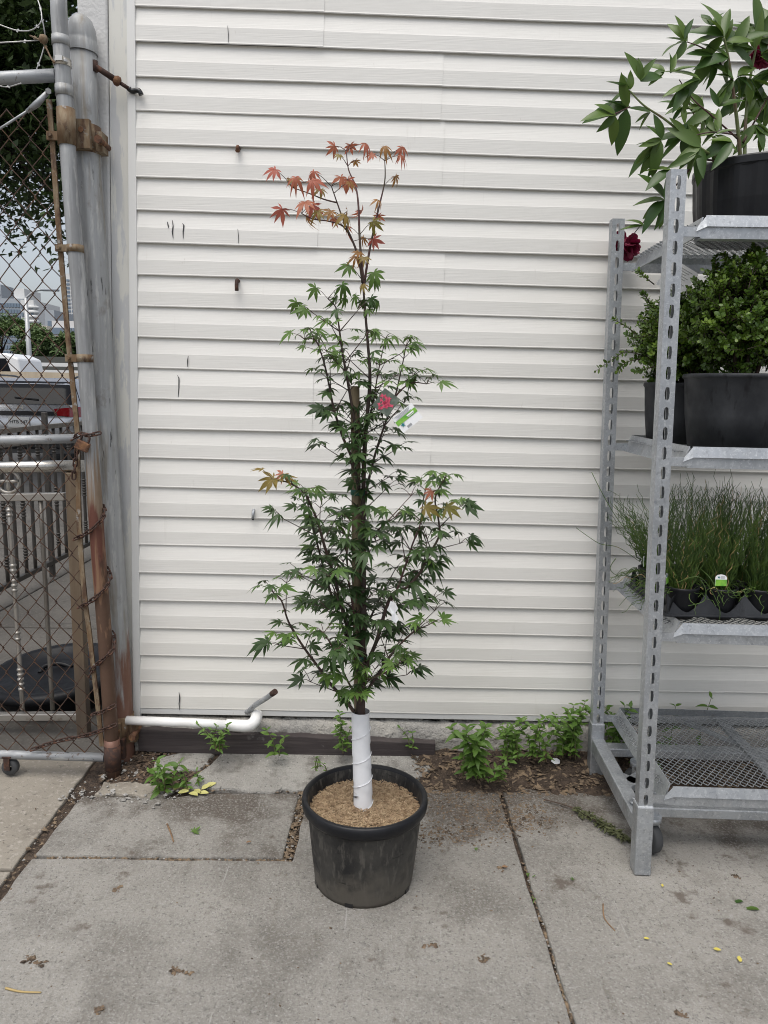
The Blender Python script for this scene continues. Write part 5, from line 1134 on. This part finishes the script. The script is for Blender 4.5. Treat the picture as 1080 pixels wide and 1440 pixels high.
for j in range(NR):
    for i in range(NC):
        c_ = V((ox+SPC*(i+.5), oy+SPC*(j+.5), tz+.001))
        lab = f'pot of corkscrew rush, {ordn[i]} from the left in the tray {rown[j]} row'
        e = empty('rush_pot', c_, lab, 'plant pot', 'rush pots in the tray')
        b = MB(); b.lathe([(0, .001), (.036, .001), (.038, .0), (.042, .04), (.0475, .080), (.0490, .084), (.0490, .090), (.0460, .090), (.0450, .082), (.044, .076), (0, .076)], c_, 28); b.build('body', M['plastic'], e)
        b = MB(); dry = MB(); nb = 130 if j < 2 else 100
        for k in range(nb):
            a = rr_.uniform(0, 2*math.pi); q = c_+V((math.cos(a), math.sin(a), 0))*rr_.uniform(0, .026)+V((0, 0, .076)); H_ = rr_.uniform(.13, .29)*(1.15 if rr_.random() < .25 else 1)
            low = rr_.random() < .30
            lean = V((math.cos(a)*rr_.uniform(0, .45), math.sin(a)*rr_.uniform(0, .45), 1)).normalized()
            if low: lean = V((math.cos(a), math.sin(a), rr_.uniform(.1, .6))).normalized(); H_ *= .5
            if i == 0 and math.cos(a) < -.3: lean = (lean+V((-.35, 0, 0))).normalized()
            wl = rr_.uniform(.030, .06); am = rr_.uniform(.003, .0085); ph = rr_.uniform(0, 6); s1 = lean.cross(V((0, 1, .2))).normalized(); s2 = lean.cross(s1); P = []
            n = 14
            for m_ in range(n+1):
                u = m_/n; tt = u*H_; g = -.25*u*u*H_*(lean.x**2+lean.y**2)*(2 if low else 1)
                P.append(q+lean*tt+(s1*math.cos(tt/wl*6.28+ph)+s2*math.sin(tt/wl*6.28+ph))*am*min(1, u*4)+V((0, 0, g)))
            (dry if rr_.random() < .05 else b).tube(P, taper(.0016, .0007, n+1), 3, cap=False)
        tag(b.build('rush_stems', M['rush'], e), kind='stuff'); 
        if dry.v: tag(dry.build('dry_stems', M['dry_blade'], e), kind='stuff')
# long stray stems at the left
b = MB()
for pts in ([(905, 775, 2.2), (880, 745, 2.2), (862, 720, 2.2), (845, 690, 2.2), (832, 664, 2.2)], [(900, 790, 2.2), (870, 770, 2.2), (845, 765, 2.2), (828, 755, 2.2), (810, 742, 2.2)], [(895, 800, 2.2), (872, 810, 2.2), (858, 800, 2.2), (866, 785, 2.2)], [(950, 820, 2.0), (985, 812, 1.98), (1010, 850, 1.97), (1012, 872, 1.97)], [(985, 800, 2.02), (1000, 815, 1.98), (1018, 850, 1.97)], [(985, 815, 2.0), (992, 828, 1.985), (990, 845, 1.98), (968, 852, 1.98)]):
    b.tube(spline([at(*q) for q in pts], 6), .0012, 4)
tag(b.build('stray_rush', M['rush'], loc=at(905, 790, 2.2)), 'long stray curly rush stems trailing over the tray edge', 'rush stems', kind='stuff')
for (x, y, yo, w_, lab, yw) in ((1014, 815, oy+.008, .032, 'round topped white and green plant label in front of the rush tray', 0), (938, 812, oy+.03, .030, 'white and green plant label right of the front post in the rush tray', 58), (906, 788, oy+.16, .030, 'white and green plant label left of the front post in the rush tray', 62)):
    c_ = at(x, y, yo); Mx = Matrix.Translation(c_) @ Matrix.Rotation(R(yw), 4, 'Z') @ Matrix.Rotation(R(-6), 4, 'X'); h = w_*.56
    arc = [(w_*.5*math.cos(R(a)), h*.25+w_*.30*math.sin(R(a))) for a in range(0, 181, 15)]
    b = MB(); b.prism([Mx @ V((x_, 0, z_)) for x_, z_ in [(-w_*.5, -h), (w_*.5, -h)]+arc], Mx.to_3x3() @ V((0, .0008, 0))); o = tag(b.build('plant_label', M['tag_white'], loc=c_, fix=True), lab, 'plant label', 'labels in the rush tray')
    onface(Mx, o, 'green_field', 'tag_green', [rect(0, -h*.5, w_*.97, h)], .0004)
    onface(Mx, o, 'teal_star', 'tag_teal', [[(-w_*.2+.0045*q*math.cos(a), h*.35+.0045*q*math.sin(a)) for a, q in [(R(36*i+80), 1 if i % 2 == 0 else .4) for i in range(10)]]], .0004)
    onface(Mx, o, 'fine_print', 'ink_grey', [rect(w_*.15, h*.5-.003*i, w_*.38, .0007) for i in range(3)], .0004)

# ------------------------------------------------------------------ weeds along the wall
WL = [blade_leaf(M['weed'], .46, .35, .12, 4), blade_leaf(M['weed'], .38, .55, .15, 5)]
WD = [blade_leaf(M['weed'], .40, .8, .10, 6)]
def weed(p, h, nst, label, spread=.5, seed=0, lsz=.03, bend=0., dens=1.):
    lsz *= 1.0; h *= .9; spread *= 1.4; nst = int(nst*1.5+.5) if nst > 2 else nst
    r_ = random.Random(seed); p = V(p); e = empty('weed', p, label, 'weed', 'weeds along the wall')
    for k in range(nst):
        sb = MB()
        a = r_.uniform(0, 2*math.pi); le = V((math.cos(a)*spread*r_.uniform(.2, 1)+bend, -abs(math.sin(a))*spread*.7*r_.uniform(.1, 1), 1)).normalized(); H_ = h*r_.uniform(.65, 1.15); 
        q0 = p+V((r_.uniform(-.012, .012)*nst**.5, r_.uniform(-.012, .006)*nst**.5, -.008)); P = spline([q0, q0+V((le.x*.3, le.y*.3, .8*1)).normalized()*H_*.5, q0+le*H_], 5); sb.tube(P, taper(.0022, .0009, len(P)), 5); sb.build('stem', M['twig_green'], e)
        nn = max(3, int(H_/.019*dens))
        for i in range(nn):
            f = (.15+.85*i/(nn-1))*(len(P)-1); i0 = min(int(f), len(P)-2); q = lerp(P[i0], P[i0+1], f-i0); az = i*R(90)+k+r_.uniform(-.4, .4); last = i == nn-1
            for s_ in (0, math.pi):
                d = V((math.cos(az+s_), math.sin(az+s_)*.8-.15, r_.uniform(.0, .5)+(.6 if last else 0))); inst('leaf', r_.choice(WL), e, orient(q, d, V((r_.uniform(-.3, .3), -.35, 1)), lsz*r_.uniform(.65, 1.2)*(.7 if last else 1), r_.uniform(-.3, .3)))
    return e
def wp(px, py, dz=0): 
    q = gz(px, py, .03); return V((q.x, min(q.y, 2.545), soilz(q.x, min(q.y, 2.545)) if q.x > .14 else .03))
weed(at(306, 1049, 2.46), .095, 5, 'leafy weed growing through the white drain pipe', .45, 1, .026)
weed(at(388, 1060, 2.47), .115, 2, 'upright weed right of the pipe elbow with long leaves', .22, 2, .034)
weed(at(232, 1108, 2.345), .125, 3, 'leafy weed at the broken slab edge near the gate post', .4, 3, .036)
weed(at(268, 1100, 2.365), .070, 3, 'smaller weed right beside the leafy one at the broken slab', .5, 4, .022)
weed(at(488, 1052, 2.50), .16, 3, 'pale weed behind the white wrapped trunk', .25, 6, .026)
weed(at(580, 1050, 2.53), .12, 2, 'small weed on the wall base right of the maple trunk', .35, 7, .024)
weed(at(662, 1085, 2.42), .21, 5, 'large drooping weed at the left end of the soil bed', .40, 8, .042, -.05)
weed(at(690, 1090, 2.40), .10, 3, 'low leafy weed in front at the soil bed edge', .6, 9, .040)
weed(at(716, 1060, 2.50), .17, 6, 'bushy weed in the middle of the soil bed', .45, 10, .032)
weed(at(757, 1062, 2.50), .16, 5, 'bushy weed between the two larger clumps of the soil bed', .45, 21, .030)
weed(at(795, 1058, 2.53), .21, 8, 'tall bushy weed left of the trolley back post', .38, 11, .032)
weed(at(868, 1050, 2.54), .19, 5, 'bushy weed right behind the trolley back post', .35, 12, .034)
weed(V((1.06, 2.55, .05)), .23, 1, 'thin weed sprig showing above the bottom shelf left of its neighbour', .15, 13, .036, dens=.5)
weed(V((1.16, 2.55, .05)), .25, 1, 'taller weed sprig showing above the bottom shelf', .12, 14, .038, dens=.5)
weed(V((.95, 2.50, .05)), .12, 5, 'low weeds under the trolley bottom shelf', .7, 15, .03)
weed(gz(746, 1228), .012, 2, 'tiny green sprout in the pavement joint', 1.2, 16, .012)
weed(gz(757, 1262), .010, 2, 'tiniest green sprout lower in the pavement joint', 1.2, 18, .010)
weed(at(452, 1078, 2.42), .05, 3, 'small dark weed tuft on the rough slab behind the pot', .5, 19, .014)

# ------------------------------------------------------------------ litter
def lying(name, mesh, p, ang, size, label, cat, group=None, tilt=.12):
    o = inst(name, mesh, None, orient(V(p)+V((0, 0, .005)), V((math.cos(ang), math.sin(ang), 0)), V((tilt, -tilt, 1)), size)); return tag(o, label, cat, group)
YL = blade_leaf(M['yellow_leaf'], .6, -.1, .1, 2); PAL = blade_leaf(M['pale_leaf'], .5, -.15, .25, 3); BL = blade_leaf(M['brown_leaf'], .45, -.25, .3, 4); GML = maple_leaf(M['leaf_mid'], 5, -.15); BML = maple_leaf(M['brown_leaf'], 6, -.3)
for (x, y, s_, lab) in ((1003, 1336, .018, 'yellow fallen leaf between two others on the right pavement'), (1040, 1355, .019, 'yellow fallen leaf furthest right on the pavement'), (905, 1321, .014, 'small yellow fallen leaf on the right pavement slab'), (931, 1249, .012, 'tiny yellow leaf on the pavement near the trolley foot'), (938, 1356, .013, 'tiny yellow green leaf low on the right slab')):
    lying('fallen_leaf', YL, gz(x, y), rng.uniform(0, 6), s_, lab, 'leaf', 'yellow leaves on the pavement')
pt = [(242, 1113), (258, 1115), (266, 1117), (274, 1112), (283, 1112), (288, 1109), (250, 1117), (279, 1117)]
for k, (x, y) in enumerate(pt): lying('fallen_leaf', PAL, gz(x, y), rng.uniform(-1, 1), rng.uniform(.034, .046), 'pale yellow withered leaf, '+['leftmost', 'second from the left', 'fourth from the left', 'middle', 'second from the right', 'rightmost', 'third from the left', 'third from the right'][k]+' in the row below the weed', 'leaf', 'pale leaves below the weed', .2)
lying('fallen_leaf', GML, gz(272, 1172), R(60), .030, 'green fallen maple leaf on the left slab', 'leaf')
lying('fallen_leaf', BML, gz(756, 1106), R(150), .040, 'brown fallen oak leaf at the soil bed edge', 'leaf')
lying('fallen_leaf', BL, gz(640, 1072, .02), R(30), .040, 'curled tan leaf on the left end of the soil bed', 'leaf', tilt=.4)
lying('fallen_leaf', BL, gz(622, 1062, .03), R(70), .045, 'brown broad leaf against the timber end', 'leaf', tilt=.4)
lying('fallen_leaf', BL, gz(346, 1187), R(10), .016, 'small red brown leaf at the slab corner', 'leaf', tilt=.2)
lying('fallen_leaf', BL, gz(705, 1221), R(-20), .020, 'red brown leaf on the slab left of the joint', 'leaf', tilt=.2)
lying('fallen_leaf', GML, gz(668, 1196), R(20), .012, 'tiny green leaf scrap right of the pot', 'leaf')
lying('fallen_leaf', PL[0], gz(1068, 1282), R(160), .040, 'green leaf blade at the right edge of the pavement', 'leaf')
lying('fallen_leaf', PL[1], gz(1045, 1270), R(170), .030, 'smaller green leaf blade near the right edge of the pavement', 'leaf')
lying('fallen_leaf', GML, gz(806, 1238), R(200), .012, 'tiny green leaf scrap on the slab right of the joint', 'leaf')
def stick(pts, r, label, m='dry_blade', name='stick', cat='stick'):
    P = spline([gz(x, y)+V((0, 0, r*.95)) for x, y in pts], 5); b = MB(); b.tube(P, taper(r, r*.6, len(P)), 6); return tag(b.build(name, M[m], loc=P[0]), label, cat)
stick([(8, 1391), (30, 1396), (58, 1397)], .0028, 'yellow straw stem lying at the lower left of the pavement')
stick([(848, 1272), (850, 1292), (865, 1310)], .0020, 'thin dry stick on the right pavement slab', 'brown_leaf')
stick([(235, 1160), (240, 1172), (244, 1185)], .003, 'short brown twig beside the fallen maple leaf', 'brown_leaf')
# withered conifer-like sprig by the trolley
P = spline([gz(x, y)+V((0, 0, .010)) for x, y in ((765, 1128), (800, 1138), (828, 1153), (858, 1172), (878, 1184))], 8); e = empty('withered_sprig', P[0], 'withered dark green leafy sprig lying beside the trolley foot', 'sprig')
b = MB(); b.tube(P, taper(.0022, .003, len(P)), 6); b.build('stem', M['twig'], e)
DG = blade_leaf(M['dry_green'], .30, .2, .2, 8); DG2 = blade_leaf(M['dry_green'], .22, .5, .3, 9); r_ = random.Random(12)
for i in range(230):
    f = r_.uniform(.34, 1)*(len(P)-1); i0 = min(int(f), len(P)-2); q = lerp(P[i0], P[i0+1], f-i0)+V((r_.uniform(-.010, .010), r_.uniform(-.012, .012), r_.uniform(-.004, .010))); t = (P[i0+1]-P[i0]).normalized()
    d = t*r_.uniform(.3, 1.)*r_.choice((1, 1, -.4))+V((r_.gauss(0, .6), r_.gauss(0, .6), r_.uniform(-.05, .3))); inst('leaf', r_.choice((DG, DG2)), e, orient(q, d, V((r_.gauss(0, .5), r_.gauss(0, .5), 1)), r_.uniform(.014, .026)))
# small white plastic scrap on the soil
c_ = gz(781, 1078, .03); c_.z = soilz(c_.x, c_.y)+.008; b = MB(); b.prism([c_+V((x, y, z)) for x, y, z in ((-.016, 0, .004), (-.004, -.004, -.004), (.014, -.002, -.003), (.017, .005, .004), (.006, .009, .010), (-.008, .008, .010))], V((0, .002, .002))); tag(b.build('plastic_scrap', M['tag_white'], loc=c_, fix=True), 'small white plastic scrap on the soil bed', 'litter')

def scatter(name, n, samp, s0, s1, m, label=None, flat=.5, seed=1, elong=1.):
    r_ = random.Random(seed); b = MB(); ic = [V((0, 0, 1)), V((.9, 0, .2)), V((.2, .9, .1)), V((-.8, .3, .2)), V((-.3, -.9, .1)), V((.1, .1, -.7))]
    F = [(0, 1, 2), (0, 2, 3), (0, 3, 4), (0, 4, 1), (5, 2, 1), (5, 3, 2), (5, 4, 3), (5, 1, 4)]
    for _ in range(n):
        x, y, z = samp(r_); s_ = lerp(s0, s1, r_.random()**2.5); Rm = Euler((r_.uniform(-.4, .4), r_.uniform(-.4, .4), r_.uniform(0, 6.3))).to_matrix()
        b.add([V((x, y, z+s_*flat*.4))+Rm @ V((p.x*s_*elong*r_.uniform(.6, 1.2), p.y*s_*r_.uniform(.5, 1.1), p.z*s_*flat*r_.uniform(.6, 1.2))) for p in ic], F)
    return tag(b.build(name, M[m]), label, None, None, 'stuff')
def soil_pt(r_):
    x = r_.uniform(.12, 1.9); y = 2.37+r_.random()**1.3*.21; return x, y, soilz(x, y)
scatter('bark_mulch', 3200, soil_pt, .003, .014, 'crumb', flat=.35, seed=2, elong=1.8)
def spill(r_):                                  # dirt spilled on the slabs right of the pot and along the joint
    k = r_.random()
    if k < .45: q = gz(r_.gauss(655, 42), r_.gauss(1122, 20))
    elif k < .70: q = gz(r_.gauss(625, 45), r_.gauss(1172, 10)-0)
    else: q = gz(r_.gauss(735, 26), r_.gauss(1150, 12))
    return q.x, q.y, 0
scatter('spilled_dirt', 3600, spill, .0010, .006, 'crumb', flat=.35, seed=3, elong=1.5)
def joints(r_):
    k = r_.random()
    if k < .30: return lerp(.430, .440, r_.random()), r_.uniform(.9, 2.0), -.010
    if k < .55: return r_.uniform(-.96, -.25), 1.981+r_.gauss(0, .007), -.008
    if k < .80: return -.258+r_.gauss(0, .014), r_.uniform(1.97, 2.37), -.006
    if k < .90: return r_.uniform(-.70, .1), 2.355+.05*r_.random(), -.004
    return -1.012+r_.gauss(0, .014), r_.uniform(1.2, 2.40), -.006
scatter('joint_dirt', 2600, joints, .0015, .008, 'crumb', flat=.45, seed=4, elong=1.5)
scatter('joint_gravel', 420, joints, .0015, .007, 'stone', flat=.6, seed=5)
def corner(r_): x = r_.uniform(-.97, -.60); y = r_.uniform(2.40, 2.57); return x, y, -.004+max(0, min(1, (y-2.38)/.2))*.05
scatter('corner_litter', 900, corner, .003, .011, 'crumb', flat=.35, seed=6, elong=1.8)
scatter('corner_rubble', 70, corner, .004, .016, 'stone', flat=.6, seed=7)
def edge_r(r_): x = r_.uniform(-1.05, -.66); y = 2.31+r_.gauss(0, .03); return x, y, 0
scatter('slab_rubble', 120, edge_r, .003, .015, 'stone', flat=.55, seed=8)
def anywhere(r_): return r_.uniform(-1.4, 1.7), r_.uniform(1.2, 2.35), 0
scatter('pavement_specks', 420, anywhere, .0012, .0048, 'crumb', flat=.35, seed=9, elong=1.4)
scatter('pavement_grit', 260, anywhere, .0010, .0026, 'stone', flat=.6, seed=10)
def clod(r_):
    q = gz(*r_.choice([(165, 1251), (262, 1368), (55, 1355), (705, 1221), (680, 1350), (960, 1428), (245, 1365), (40, 1350), (905, 1212), (1035, 1232), (140, 1420), (610, 1330)])); return q.x+r_.gauss(0, .007), q.y+r_.gauss(0, .006), 0
scatter('dirt_clods', 240, clod, .002, .008, 'crumb', flat=.4, seed=11, elong=1.5)
